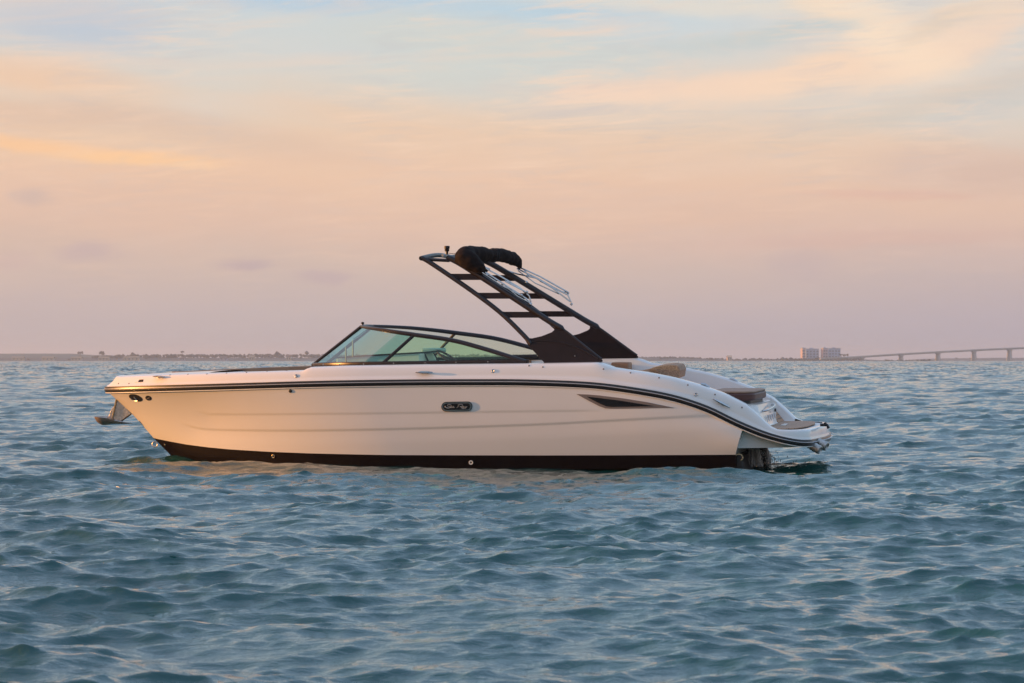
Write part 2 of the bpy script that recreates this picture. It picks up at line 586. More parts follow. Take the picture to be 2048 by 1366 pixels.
# longer, higher waves out on the open water
off = np.clip((Y - 50) / 250, 0, 1) * np.clip((2600 - Y) / 300, 0, 1) * np.clip(1 - (stepsz - 2.5) / 3.0, 0, 1)
for q in range(3):
    D[q] += off * sample(tileC[q], 310.0, X, Y)
verts = np.stack([X + D[1] * 1.25, Y + D[2] * 1.25, D[0] - 0.048], axis=-1).reshape(-1, 3).astype(np.float32)
nr, nc = X.shape
idx = np.arange(nr * nc).reshape(nr, nc)
quads = np.stack([idx[:-1, :-1], idx[:-1, 1:], idx[1:, 1:], idx[1:, :-1]], axis=-1).reshape(-1, 4)
me = bpy.data.meshes.new('sea')
me.vertices.add(len(verts))
me.vertices.foreach_set('co', verts.ravel())
me.loops.add(quads.size)
me.loops.foreach_set('vertex_index', quads.ravel().astype(np.int32))
me.polygons.add(len(quads))
me.polygons.foreach_set('loop_start', (np.arange(len(quads)) * 4).astype(np.int32))
me.polygons.foreach_set('use_smooth', np.ones(len(quads), bool))
me.update(calc_edges=True)
sea = bpy.data.objects.new('sea', me)
C.objects.link(sea)
sea['kind'] = 'structure'

m = material('sea_water', (.02, .16, .17), 0.02, ior=1.6)
M['sea'] = m
t = NT(m.node_tree)
p = t.n['Principled BSDF']
geo = t.new('ShaderNodeNewGeometry')
mp = t.new('ShaderNodeMapping')
mp.inputs['Scale'].default_value = (1.0, 1.6, 1.0)
mp.inputs['Rotation'].default_value = (0, 0, .12)
t.l.new(geo.outputs['Position'], mp.inputs[0])
h1 = t.noise(mp.outputs[0], 7.0, 5, 0.6, 0.4)
h2 = t.noise(mp.outputs[0], 1.6, 4, 0.55, 0.3)
b1 = t.new('ShaderNodeBump')
b1.inputs['Distance'].default_value = 0.014
t.l.new(h1, b1.inputs['Height'])
b2 = t.new('ShaderNodeBump')
b2.inputs['Distance'].default_value = 0.012
t.l.new(h2, b2.inputs['Height'])
t.l.new(b2.outputs[0], b1.inputs['Normal'])
# ripples too small for the mesh, as a spread of slopes
nt_ = t.new('ShaderNodeTexNoise')
t.l.new(geo.outputs['Position'], nt_.inputs['Vector'])
nt_.inputs['Scale'].default_value = 2.3
nt_.inputs['Detail'].default_value = 4
vm = t.new('ShaderNodeVectorMath', operation='SUBTRACT')
t.l.new(nt_.outputs['Color'], vm.inputs[0])
vm.inputs[1].default_value = (.5, .5, .5)
vs_ = t.new('ShaderNodeVectorMath', operation='MULTIPLY')
t.l.new(vm.outputs[0], vs_.inputs[0])
sy_ = t.new('ShaderNodeSeparateXYZ')
t.l.new(geo.outputs['Position'], sy_.inputs[0])
open_ = t.new('ShaderNodeMapRange')
t.l.new(sy_.outputs[1], open_.inputs[0])
open_.inputs[1].default_value, open_.inputs[2].default_value = 45, 500
open_.inputs[3].default_value, open_.inputs[4].default_value = 0.06, 3.6
t.l.new(t.xyz(t.m('MULTIPLY', open_.outputs[0], .6), open_.outputs[0], 0.0), vs_.inputs[1])
va = t.new('ShaderNodeVectorMath', operation='ADD')
t.l.new(b1.outputs[0], va.inputs[0])
t.l.new(vs_.outputs[0], va.inputs[1])
vn = t.new('ShaderNodeVectorMath', operation='NORMALIZE')
t.l.new(va.outputs[0], vn.inputs[0])
t.l.new(vn.outputs[0], p.inputs['Normal'])
patch = t.noise(geo.outputs['Position'], 0.05, 3, 0.5)
t.l.new(t.mix(patch, (.003, .060, .060, 1), (.003, .076, .060, 1)), p.inputs['Base Color'])
me.materials.append(m)

# ------------------------------------------------------------------ the boat's own frame
YAW, HEEL = R(14.1), R(1.3)
BOAT = Matrix.Translation((-0.22, 31.2, 0.0)) @ Matrix.Rotation(-YAW, 4, 'Z') @ Matrix.Rotation(HEEL, 4, 'X')
BI = BOAT.inverted()
CAMM = Matrix.Translation((0, 0, CAM_H)) @ Matrix.Rotation(math.pi / 2 + PITCH, 4, 'X')


def ray(px, py):
    d = CAMM.to_3x3() @ Vector(((px - 1024) / F, (683 - py) / F, -1.0))
    return BI @ Vector((0, 0, CAM_H)), (BI.to_3x3() @ d).normalized()


def L(px, py, v):
    """point of the boat's plane y = v measured at a pixel of the photograph"""
    o, d = ray(px, py)
    return o + d * ((v - o.y) / d.y)


def LF(px, py, vf):
    v = -1.0
    for _ in range(12):
        p = L(px, py, v)
        v = vf(p.x)
    return L(px, py, v)


boat = thing('speedboat', 'white bowrider speedboat with black tower, green windscreen and dark bottom paint floating on the sea', 'boat')
boat.matrix_world = BOAT

XB = L(213, 779, 0).x          # bow
XE = L(1622, 888, -0.95).x     # aft end of the platform's near corner
RC = 0.36                      # its corner radius


def beam(x):
    q = min(max((x - XB) / 3.9, 0), 1)
    b = 1.28 * math.sin(q * math.pi / 2) ** 0.65
    if x > 2.0:
        b -= 0.16 * min((x - 2.0) / 1.9, 1) ** 1.6
    return b


def interp(tab, x):
    if x <= tab[0][0]:
        return tab[0][1]
    for (a, fa), (b, fb) in zip(tab, tab[1:]):
        if x <= b:
            return fa + (fb - fa) * (x - a) / (b - a)
    return tab[-1][1]


def table(pxs, vf, n=6):
    pts = [LF(a, b, vf) for a, b in pxs]
    pts = catmull([(p.x, 0, p.z) for p in pts], n)
    return sorted((p.x, p.z) for p in pts)


RAIL = [(213, 778.5), (300, 776.5), (395, 774), (500, 771), (618, 767.7), (730, 765.6), (849, 764.3), (960, 764), (1040, 764.3), (1145, 767.6),
        (1216, 773.3), (1304, 786.5), (1360, 799), (1417, 818.5), (1474, 846), (1531, 869), (1588, 884), (1620, 887.5), (1640, 888)]
rail_z = table(RAIL, lambda x: -beam(x))
inset = lambda x: 0.05 + 0.15 * min(max((x - XB) / 0.8, 0), 1) - 0.06 * min(max((x - 3.0) / .6, 0), 1)
inner = lambda x: -max(beam(x) - inset(x), 0.0)
TOP = [(242, 753), (287, 750), (340, 748), (395, 746), (500, 743), (618, 739.7), (625, 733.5), (700, 730.5), (849, 728), (1060, 726), (1150, 724.5), (1203, 723.7), (1217, 728),
       (1230, 734), (1303.7, 745), (1350, 754), (1398.6, 767.5), (1451, 785.7), (1493, 806.6), (1522, 832), (1541, 851.5), (1553, 858), (1580, 859), (1607, 859), (1640, 857)]
pts = [LF(a, b, inner) for a, b in TOP]
top_z = sorted((p.x, p.z) for p in pts)

# --- hull side
stem_px = [(214, 781), (231.6, 796.7), (261.6, 824.6), (287.4, 853), (307, 876)]
stem = catmull([L(a, b, 0) for a, b in stem_px], 8)
chine_px = [(307, 876), (340, 883), (373, 889), (415, 894.5), (459, 898.7), (534.5, 903.3), (620, 906.7), (700, 908.6), (774, 910), (930, 910.6), (1080, 910.8), (1220, 910.6), (1360, 910), (1472, 909.4)]
XC0 = stem[-1].x
chine_b = lambda x: -1.13 * math.sin(min(max((x - XC0) / 3.6, 0), 1) * math.pi / 2) ** 0.85 if x > XC0 else 0.0
cz = [LF(a, b, chine_b) for a, b in chine_px[1:]]
chine_z = sorted([(stem[-1].x, stem[-1].z)] + [(p.x, p.z) for p in cz])
XT_R = LF(1486, 852, lambda x: -beam(x)).x
XT_C = LF(1471, 909.4, chine_b).x

STEP1 = [(368, 806), (380, 818), (400, 826), (425, 828), (600, 826.6), (849, 823.6), (1080, 820.4), (1230, 819)]
STEP2 = [(335, 838), (352, 848), (373, 855), (405, 859.5), (500, 860.5), (620, 860), (849, 855), (1080, 847), (1216, 839.7), (1400, 830), (1475, 827)]
side_v = lambda x: -beam(x) * 0.93
step1 = table(STEP1, side_v)
step2 = table(STEP2, side_v)
NU, NS = 300, 210


def sstep(q):
    q = min(max(q, 0), 1)
    return q * q * (3 - 2 * q)


def ledge(x, z):
    d = 0.0
    for tab, dep in ((step1, .006), (step2, .009)):
        x0, x1 = tab[0][0], tab[-1][0]
        fade = sstep((x - x0) / 0.35) * sstep((x1 - x) / 0.5 if tab is step1 else 1)
        if fade <= 0:
            continue
        q = interp(tab, x) - z      # positive below the line
        if q > -0.010:
            d += dep * fade * sstep((q + .010) / .040) * (1 - sstep(q / 0.20))
    return d


rows = []
chine_line = []
for i in range(NU + 1):
    u = (i / NU) ** 1.6
    row = []
    xr = XB + 0.005 + (XT_R - XB - 0.005) * u
    xc = XC0 + (XT_C - XC0) * u
    pr = Vector((xr, -beam(xr) if i else 0, interp(rail_z, xr) - 0.02))
    pc = Vector((xc, chine_b(xc) if i else 0, interp(chine_z, xc)))
    for j in range(NS + 1):
        s_ = j / NS
        p = pr.lerp(pc, s_)
        k = (len(stem) - 1) * s_
        kk = min(int(k), len(stem) - 2)
        st = stem[kk].lerp(stem[kk + 1], k - kk)
        corr = st - stem[0].lerp(stem[-1], s_)
        p = p + corr * (1 - u) ** 6
        # flare: hollow forward, slightly full amidships
        wf = math.sin(math.pi * s_) * (0.10 * min(u * 6, 1) * (1 - sstep(u / 0.38)) - 0.035 * sstep((u - .25) / .5))
        p.y += min(wf, 0.4 * abs(p.y))
        if 0 < i:
            p.y += ledge(p.x, p.z)
            p.y = min(p.y, -0.0005)
        row.append(p)
    rows.append(row)
    chine_line.append(row[-1])
mb = MB().grid(rows)
mir = [[Vector((p.x, -p.y, p.z)) for p in r] for r in rows]
mb2 = MB().grid([list(reversed(r)) for r in mir])
hull_mb = MB()
hull_mb.add(mb.v, mb.f)
hull_mb.add(mb2.v, mb2.f)
tr = rows[-1]
trn = [(p.x, p.y, p.z) for p in tr[::10]]
trf = [(p.x, -p.y, p.z) for p in reversed(tr[::10])]
hull_mb.add(trn + trf, [tuple(range(len(trn) + len(trf)))])
hull = hull_mb.build('hull', M['gel'], boat, sharp=50)

# --- bottom below the chine
keel = catmull([L(a, b, 0) for a, b in [(307, 876), (330, 899), (350, 919.5), (375, 945), (430, 975), (560, 1000), (800, 1012), (1475, 1012)]], 14)
kx = [(p.x, p.z) for p in keel]
brow = []
for i in range(NU + 1):
    u = (i / NU) ** 1.6
    c = chine_line[i]
    xk = keel[0].x + (XT_C - keel[0].x) * u
    kp = Vector((xk, 0, interp(kx, xk)))
    c2 = c + Vector((0, 0.012 if i else 0, 0))
    tk_ = min(u * 9, 1)
    c3 = c2 + Vector((0, .02, -0.16 * tk_)) if i else c2
    brow.append([c2, c2.lerp(c3, .5)] + [c3.lerp(kp, j / 14) + Vector((0, 0, -0.05 * math.sin(math.pi * j / 14) * (1 - u) ** 2 * min(u * 8, 1))) for j in range(15)])

bm_ = MB().grid(brow)
bm2 = MB().grid([[Vector((p.x, -p.y, p.z)) for p in reversed(r)] for r in brow])
bmb = MB().add(bm_.v, bm_.f)
bmb.add(bm2.v, bm2.f)
bt = [tuple(p) for p in brow[-1]] + [(p.x, -p.y, p.z) for p in reversed(brow[-1][:-1])]
bmb.add(bt, [tuple(range(len(bt)))])
bmb.build('bottom', M['bottom'], boat, label='dark antifouling paint along the waterline')

# --- plan outline of the rail: near side, rounded corner, stern edge to the centre line
outline = []
nseg = 220
x_c = XE - RC
for i in range(nseg + 1):
    q = (i / nseg) ** 1.8
    x = XB + (x_c - XB) * q
    outline.append((x, -beam(x)))
bw = beam(x_c)
for i in range(1, 15):
    a = i / 14 * math.pi / 2
    outline.append((x_c + RC * math.sin(a), -(bw - RC + RC * math.cos(a))))
for i in range(1, 7):
    q = i / 6
    outline.append((XE + 0.07 * math.sin(q * math.pi / 2), -(bw - RC) * (1 - q)))
zr = lambda x: interp(rail_z, min(x, XE))
zt = lambda x: interp(top_z, min(x, XE))
# inner edge of the cap, by normals of the outline
cap = []
for i, (x, v) in enumerate(outline):
    a, b = outline[max(i - 1, 0)], outline[min(i + 1, len(outline) - 1)]
    d = Vector((b[0] - a[0], b[1] - a[1]))
    d.normalize()
    nrm = Vector((-d.y, d.x))       # inward (toward +y)
    if i == 0:
        nrm = Vector((1, 0))
    w = inset(x) if x < x_c else 0.08
    if i == 0:
        w = 0.22
    pin = Vector((x, v)) + nrm * w
    if i < 30:
        f = i / 30
        pin = Vector((max(pin.x, XB + 0.20), min(pin.y, -0.0)))
    if v < 0 and pin.y > 0:
        pin.y = 0
    if i == len(outline) - 1:
        pin.y = 0
    z0, z1 = zr(x) + 0.028, zt(pin.x)
    prof = []
    out = Vector((x, v))
    # cross-section: flange, slightly convex side, rounded shoulder, flat top
    bl = min(max((x - XB - .1) / .9, 0), 1)
    for (s0_, s_, h_) in ((0.0, 0.0, 0.0), (.08, 0.01, 0.13), (.17, .07, .19), (0.3, 0.09, 0.34), (0.5, 0.13, 0.55), (0.66, 0.18, 0.74), (0.82, 0.24, 0.87), (.92, 0.34, 0.95), (.97, 0.55, 0.985), (1.0, 1.0, 1.0), (1.04, 1.06, 0.985)):
        s_ = s0_ + (s_ - s0_) * bl
        q = out.lerp(pin, s_)
        prof.append(Vector((q.x, q.y, z0 + (z1 - z0) * h_)))
    cap.append(prof)
capr = MB().grid(cap)
capf = MB().grid([[Vector((p.x, -p.y, p.z)) for p in reversed(r)] for r in cap])
cm = MB().add(capr.v, capr.f)
cm.add(capf.v, capf.f)
gun = cm.build('gunwale', M['gel'], boat, sharp=60)
bvh = BVHTree.FromPolygons(hull_mb.v + cm.v, hull_mb.f + [tuple(i + len(hull_mb.v) for i in f) for f in cm.f])
bvh_b = BVHTree.FromPolygons(bmb.v, bmb.f)


def surf(px, py, off=0.0, tree=None):
    """point and outward normal where the line of sight meets the boat's skin"""
    o, d = ray(px, py)
    h = (tree or bvh).ray_cast(o, d)
    p, n = h[0], h[1]
    if p is None:
        p = L(px, py, -1.2)
        n = Vector((0, -1, 0))
    if n.dot(d) > 0:
        n = -n
    return p + n * off, n


# --- inner faces, decks and sole
cop_x0, cop_x1 = L(400, 746, -1.0).x, L(1553, 858, -1.0).x
bowf = lambda x: 0.55 * min(max((-2.2 - x) / 2.0, 0), 1)
zfl = lambda x: 0.33 + 0.35 * min(max((-2.6 - x) / 1.2, 0), 1)
inn = [(r[-1].x, r[-1].y, r[-1].z) for r in cap]
wall = [p for p in inn if cop_x0 - .05 < p[0] < cop_x1 + .02 and p[1] < -0.3]
for sgn in (1, -1):
    rws = [[Vector((x, v * sgn, z + 0.002)), Vector((x, (v + 0.035) * sgn, z - 0.02)), Vector((x, (v + 0.06) * sgn, z - .13)), Vector((x, (v + 0.10 + bowf(x)) * sgn, zfl(x) - .03))] for x, v, z in wall]
    MB().grid(rws).build('inner_side', M['gel_matt'], boat)
sole = MB().grid([[Vector((x, (v + .07 + bowf(x)) * k, zfl(x))) for k in (1, .5, 0, -.5, -1)] for x, v, z in wall if x < L(1450, 790, -1).x])
sole.build('sole', M['gel_matt'], boat, smooth=False)
fore = [p for p in inn if p[0] <= cop_x0 and p[1] <= 0]
fr_rows = []
for x, v, z in fore:
    fr_rows.append([Vector((x, v * math.cos(q), z - 0.006 + 0.02 * math.sin(q))) for q in [k / 8 * math.pi for k in range(9)]])
MB().grid(fr_rows).build('foredeck', M['gel'], boat)
pf = [p for p in inn if p[0] > cop_x1 - .55]
plat_top = MB()
zpl = zt(XE) - .012
plat_rows = [[Vector((x, v * (1 - k / 4), min(z - 0.012, zpl) if x > cop_x1 else zpl)) for k in range(9)] for x, v, z in pf if v < 0]
plat_top.grid(plat_rows).build('platform_deck', M['gel_matt'], boat)
# bulkhead closing the bow cockpit's forward end
x, v, z = fore[-1]
MB().box((x - .02, v * .8, .68), (x + .01, -v * .8, z - .012)).build('forward_bulkhead', M['gel_matt'], boat, smooth=False)

# --- rub rail
def strip(zlo, zhi, out, name, mat, label=None):
    rws = []
    for i, (x, v) in enumerate(outline):
        a, b = outline[max(i - 1, 0)], outline[min(i + 1, len(outline) - 1)]
        d = Vector((b[0] - a[0], b[1] - a[1]))
        d.normalize()
        n2 = Vector((d.y, -d.x))
        if i == 0:
            n2 = Vector((-1, 0))
        if i == len(outline) - 1:
            n2 = Vector((1, 0))
        z = zr(x)
        slope = (zr(x + .05) - zr(x - .05)) / .1 if x < x_c - .1 else 0
        k = math.sqrt(1 + slope * slope)
        pr = []
        for (o_, h_) in ((-.01, zlo), (out * .7, zlo), (out, zlo + (zhi - zlo) * .3), (out, zlo + (zhi - zlo) * .7), (out * .7, zhi), (-.01, zhi)):
            pr.append(Vector((x + n2.x * o_, v + n2.y * o_, z + h_ * k)))
        rws.append(pr)
    g = MB().grid(rws)
    g2 = MB().grid([[Vector((p.x, -p.y, p.z)) for p in reversed(r)] for r in rws])
    g.add(g2.v, g2.f)
    return g.build(name, mat, gun, label=label)


strip(-0.038, 0.034, 0.022, 'rub_rail', M['rail'])
strip(-0.002, 0.010, 0.029, 'rail_insert', M['insert'], 'pale stripe running along the black rub rail')
strip(-0.052, -0.038, 0.012, 'rail_flange', M['gel'], 'white lip just below the black rub rail')


# --- platform underside wedge
def sidepoly(pxs, v):
    return [L(a, b, v) for a, b in pxs]


wx0, wx1 = XT_R - .12, XE - 0.07
zb = L(1520, 896, -1.0).z
rws = []
for k in range(40):
    q = k / 39
    x = wx0 + (wx1 - wx0) * q
    bb = beam(min(x, x_c)) - 0.10 - (0.0 if x < x_c - .05 else 0.28 * ((x - x_c + .05) / .33) ** 2)
    z1 = zr(x) - 0.03
    zl = min(zb + 0.01 * q, z1 - .01)
    rws.append([Vector((x, -bb, z1)), Vector((x, -bb + .015, (z1 + zl) / 2)), Vector((x, -bb + .03, zl)), Vector((x, 0, zl - .0)),
                Vector((x, bb - .03, zl)), Vector((x, bb, z1))])
u_ = MB().grid(rws)
u_.add([rws[-1][k] for k in range(6)], [tuple(range(6))])
u_.build('platform_underside', M['gel_matt'], boat, sharp=50)

# teak on the platform
pt = [p for p in pf if p[1] < 0]
x_front = cop_x1 - .5
tk = [(x - (.08 if x > x_c else 0), v + (0.07 if x > cop_x1 else .12), 0) for x, v, z in pt if x > x_front and v + .07 < 0]
ztk = zt(XE) - 0.006
poly = [(x, v, ztk) for x, v, _ in tk[::3]] + [(x, -v, ztk) for x, v, _ in reversed(tk[::3])]
MB().prism(poly, (0, 0, 0.010)).build('teak_deck', M['teak'], boat, smooth=False)
# hatch plate on the teak
hp = [L(1561, 852.5, -.35), L(1569, 847.5, .05), L(1577, 848, .05), L(1571, 852.3, -.35)]
MB().prism([(p.x, p.y, ztk + .0125) for p in hp], (0, 0, .006)).build('deck_plate', M['gel'], boat, smooth=False)

# --- transom locker, sun pad, steps
x_pf, x_pr = L(1415, 778, -.7).x, L(1507, 795, -.78).x
zp1 = L(1500, 783.5, -.78).z
zp0 = L(1495, 802, -.78).z
def padpoly(x0, x1, v0, v1, z, r=.2, bulge=.05):
    o = []
    for cx, cy, a0 in ((x1 - r, v1 - r, 90), (x1 - r, v0 + r, 0)):
        for k in range(7):
            a = R(a0 - k * 15)
            o.append((cx + r * math.cos(a), cy + r * math.sin(a), z))
    return o + [(x0, v0, z), (x0, v1, z)]


sp_ = MB().prism(padpoly(x_pf, x_pr, -.80, .42, zp0), (0, 0, zp1 - zp0 - .02))
pad = sp_.build('sun_pad', M['cushion_dark'], boat, bevel=.02)
MB().prism(padpoly(x_pf + .01, x_pr - .008, -.79, .41, zp1 - .022), (0, 0, .026)).build('pad_cover', M['pad_top'], pad, bevel=.012)
# white locker below, leaning outwards to the platform
zlk0 = ztk + .012
lp_top = padpoly(x_pf, x_pr + .035, -.84, .45, zp0 - .035, r=.12)
lp_bot = padpoly(x_pf, x_pr + .12, -.88, .45, zlk0, r=.12)
lk = MB()
n = len(lp_top)
lk.add(lp_bot + lp_top, [tuple(range(n, 2 * n)), tuple(reversed(range(n)))] + [(i, n + i, n + (i + 1) % n, (i + 1) % n) for i in range(n)])
locker = lk.build('transom_locker', M['gel'], boat, sharp=35, bevel=.015)
MB().prism(padpoly(x_pf, x_pr - .05, -.76, .38, zp0 - .035, r=.1), (0, 0, .036)).build('pad_base', M['dark'], pad, smooth=False)
# grab handle and emblem strokes on the locker's aft face
x_af = x_pr + .06
MB().tube(catmull([(x_af + .0, -.55, zp0 - .13), (x_af + .06, -.50, zp0 - .12), (x_af + .07, -.1, zp0 - .10), (x_af + .06, .12, zp0 - .08), (x_af + .01, .16, zp0 - .08)], 5), .012).build('grab_handle', M['steel'], locker)
for k, v in enumerate((-.45, -.3, -.12, .05)):
    MB().tube(catmull([(x_af + .055, v, zp0 - .26), (x_af + .05, v + .05, zp0 - .18), (x_af + .06, v + .09, zp0 - .24), (x_af + .05, v + .13, zp0 - .18)], 5), .0045).build('transom_emblem', M['steel'], locker)
MB().lathe((x_af + .03, .30, zp0 - .15), (1, 0, 0), [(0, .02), (.02, .02)]).build('latch', M['dark'], locker)
# teak faced steps on the far side walkway
xs0 = L(1551, 842, .62).x
stp = MB()
stp.prism([(xs0 - .45, .47, zlk0 + .22), (xs0 - .12, .47, zlk0 + .22), (xs0 + .06, .47, zlk0), (xs0 - .45, .47, zlk0)], (0, .50, 0))
stp.build('step', M['teak_face'], boat, smooth=False)
MB().prism([(x_pr + .02, .43, zlk0), (x_pr + .02, .43, zp0), (x_pr + .10, .43, zp0 - .06), (xs0 + .02, .43, zlk0)], (0, .03, 0)).build('step_side', M['gel'], boat, smooth=False)

# cockpit cushions seen over the gunwale aft of the tower
def rbox(p, q, name, mat, bevel=.03, label=None):
    return MB().box((min(p[0], q[0]), min(p[1], q[1]), min(p[2], q[2])), (max(p[0], q[0]), max(p[1], q[1]), max(p[2], q[2]))).build(name, mat, boat, bevel=bevel, label=label)


a, b = L(1222, 725, .72), L(1257, 738, .72)
rbox((a.x, .72, a.z), (b.x, .95, b.z - .1), 'side_cushion', M['cushion'], .015, 'brown cushion against the far side under the tower')
a, b = L(1204, 733, .35), L(1312, 742, .35)
rbox((a.x, -.6, b.z - .15), (b.x, .35, b.z + .012), 'bench_seat', M['cushion'], .02)
# rolled woven headrest: a leaning cylinder-like bolster
hp_ = [(1290, 741), (1306, 735), (1322, 731), (1340, 729.5), (1356, 731), (1360.5, 741), (1358, 757), (1330, 753), (1292, 745)]
MB().prism([L(a_, b_, .12) for a_, b_ in hp_], (0, .42, .015)).build('headrest', M['woven'], boat, smooth=False, bevel=.02, label='woven tan headrest cushion aft of the tower')
MB().prism([L(a_, b_, .05) for a_, b_ in [(1284, 740.5), (1300, 737.5), (1312, 738), (1316, 744), (1312, 749), (1286, 746)]], (0, .3, 0)).build('armrest', M['cushion'], boat, smooth=False, bevel=.01)
a, b = L(1365, 762, -.7), L(1425, 792, -.7)

# padding along the inside of the gunwales
for sgn, x0p, x1p, nm in ((1, 300, 600, 'bow_padding'), (1, 620, 985, 'cockpit_padding'), (-1, 395, 612, 'bow_padding')):
    x0_, x1_ = LF(x0p, 745, inner).x, LF(x1p, 735, inner).x
    w_ = [p for p in inn if x0_ < p[0] < x1_ and p[1] < -.2]
    rws = []
    for i, (x, v, z) in enumerate(w_):
        e = min(1, i / 4, (len(w_) - 1 - i) / 4)
        yb = v + .055
        z = z + (.03 if nm == 'bow_padding' and sgn == 1 else 0)
        rws.append([Vector((x, -sgn * yb, z - .008)), Vector((x, -sgn * (yb + .03 * e), z - .012)), Vector((x, -sgn * (yb + .05 * e), z - .09)), Vector((x, -sgn * (yb + .035), z - .17))])
    MB().grid(rws).build(nm, M['cushion'], boat)

# ------------------------------------------------------------------ windscreen
wind = bpy.data.objects.new('windscreen', None)
C.objects.link(wind)
wind.parent = boat
wbv = lambda x: inner(x) + 0.03
base_px = [(1058, 722.5), (960, 724), (849, 726), (765, 727)]
base_side = [LF(a, b, wbv) for a, b in base_px]
base_fr = [L(a, b, v) for a, b, v in [(706, 728, -.96), (664, 728.8, -.78), (638, 729.3, -.52), (626, 729.8, -.26)]]
top_sd = [L(*p) for p in [(1052, 723.5, -1.05), (1023, 714.5, -1.04), (973.4, 699.0, -1.01), (906, 681, -.97), (829, 669.5, -.93)]]
top_fr = [L(*p) for p in [(788, 663.5, -.87), (756, 658.5, -.72), (734, 655, -.48), (723, 653.0, -.24)]]
SB, ST = len(base_side) - 1, len(top_sd) - 1
base_near = catmull(base_side + base_fr, 6)
top_near = catmull(top_sd + top_fr, 6)
nb0, nt0 = SB * 6, ST * 6            # index of the divider's feet
bc_, tc_ = base_near[-1], top_near[-1]
for sgn in (1, -1):
    f = lambda p: Vector((p.x, p.y * sgn, p.z))
    MB().tube([f(p) for p in base_near], .026, 8, flat=.55, up=(0, 0, 1)).build('sill', M['black'], wind)
    MB().tube([f(p) for p in top_near], [.027 - .008 * max(k - nt0, 0) / (len(top_near) - nt0) for k in range(len(top_near))], 8).build('top_frame', M['black'], wind)
    MB().tube([f(bc_), f(tc_)], .021, 8).build('gate_post', M['black'], wind)
    MB().tube([f(base_near[nb0]), f(top_near[nt0])], .020, 8, flat=.7).build('divider', M['black'], wind)
    fb_, ft_ = [f(p) for p in base_near[nb0:]], [f(p) for p in top_near[nt0:]]
    MB().grid([fb_, ft_]).build('pane', M['glass_teal'] if sgn == 1 else M['glass_far'], wind, label='deep teal curved pane at the front' if sgn == 1 else None)
    fpane = [f(p) for p in base_near[:nb0 + 1]] + [f(p) for p in reversed(top_near[:nt0 + 1])]
    MB().prism(fpane, (0, .005 * sgn, 0)).build('pane', M['glass_near'] if sgn == 1 else M['glass'], wind, smooth=False)
fbc = [Vector((bc_.x - .02 * (1 - k * k), bc_.y * k, bc_.z)) for k in (1, .5, 0, -.5, -1)]
ftc = [Vector((tc_.x - .02 * (1 - k * k), tc_.y * k, tc_.z + .006 * (1 - k * k))) for k in (1, .5, 0, -.5, -1)]
MB().tube(fbc, .022, 8).build('gate_sill', M['black'], wind)
MB().tube(ftc, .018, 8).build('gate_top', M['black'], wind)
MB().grid([fbc, ftc]).build('gate_pane', M['glass_front'], wind)
c1 = tc_
# walk-through frames and wiper arms seen through the glass
for (xx, y0, y1) in ((692, 693, 726), (706, 680, 714)):
    MB().tube([L(xx, y0, 0.1), L(xx, y1, 0.1)], .011, 6).build('walkthrough_post', M['black'], wind)
MB().tube([L(730, 662, -.2), L(718, 672, -.2), L(708, 678, -.2)], .012, 6).build('latch_arm', M['steel'], wind)
MB().lathe(c1 + Vector((.0, .05, .02)), (0, 0, 1), [(-.01, .010), (.006, .010), (.010, .018), (.028, .020), (.036, .010)]).build('mirror_knob', M['black'], wind)
# aft bottom bars joining the tower
for sgn in (1,):
    MB().tube([L(1022, 713, .98), L(1074, 712, 1.0)], .022, 8).build('far_sill_end', M['black'], wind)

# helm furniture behind the glass
cons = MB()
cons.prism([L(672, 716, .15), L(839, 706, .15), L(842, 726, .15), L(672, 730, .15)], (0, .72, 0))
cons.build('dashboard', M['gel_matt'], boat, bevel=.02)
MB().tube([L(668, 715.5, .13), L(760, 710, .13), L(850, 705, .13), L(878, 702, .13)], .011, 6).build('dash_rail', M['black'], boat)
helm = bpy.data.objects.new('helm_seat', None)
C.objects.link(helm)
helm.parent = boat
a, b = L(842, 697, .35), L(876, 706, .35)
MB().box((a.x, .35, b.z), (b.x, .75, a.z)).build('seat_back', M['pale_blue'], helm, bevel=.02)
a2, b2 = L(836, 722, .35), L(884, 728, .35)
MB().box((a2.x, .33, b2.z), (b2.x, .78, a2.z)).build('seat_base', M['gel_matt'], helm, bevel=.02)
for vv in (.38, .72):
    MB().tube([L(845, 700, vv), L(857, 724, vv)], .012, 6).build('leg', M['black'], helm)
    MB().tube([L(866, 704, vv), L(878, 724, vv)], .010, 6).build('leg', M['black'], helm)
whl = MB()
wc = L(897, 716, .3)
ring = []
ax = Vector((.55, 0, .83)).normalized()
e1 = Vector((0, 1, 0))
e2 = ax.cross(e1)
for k in range(25):
    q = k / 24 * 2 * math.pi
    ring.append(wc + (e1 * math.cos(q) + e2 * math.sin(q)) * .17)
whl.tube(ring, .014, 8)
for k in range(3):
    q = k * 2.094 + .4
    whl.tube([wc, wc + (e1 * math.cos(q) + e2 * math.sin(q)) * .165], .010, 6)
whl.tube([wc, wc - ax * .15], .02, 8)
whl.build('steering_wheel', M['cushion_dark'], boat)

# ------------------------------------------------------------------ tower
tower = bpy.data.objects.new('tower', None)
C.objects.link(tower)
tower.parent = boat
tv = lambda yy: -(0.80 + (yy - 515) / (722 - 515) * .27)
A_px = [(842, 516.5), (852, 520), (897, 549.7), (953.6, 589), (1002.8, 627), (1047, 670), (1062, 688)]
B_px = [(896, 516), (905, 519), (925, 530), (961, 553), (1007.5, 583), (1061, 618), (1101, 644), (1128, 660), (1165, 689), (1203, 719)]
A_ = catmull([L(a, b, tv(b)) for a, b in A_px], 6)
B_ = catmull([L(a, b, tv(b)) for a, b in B_px], 6)


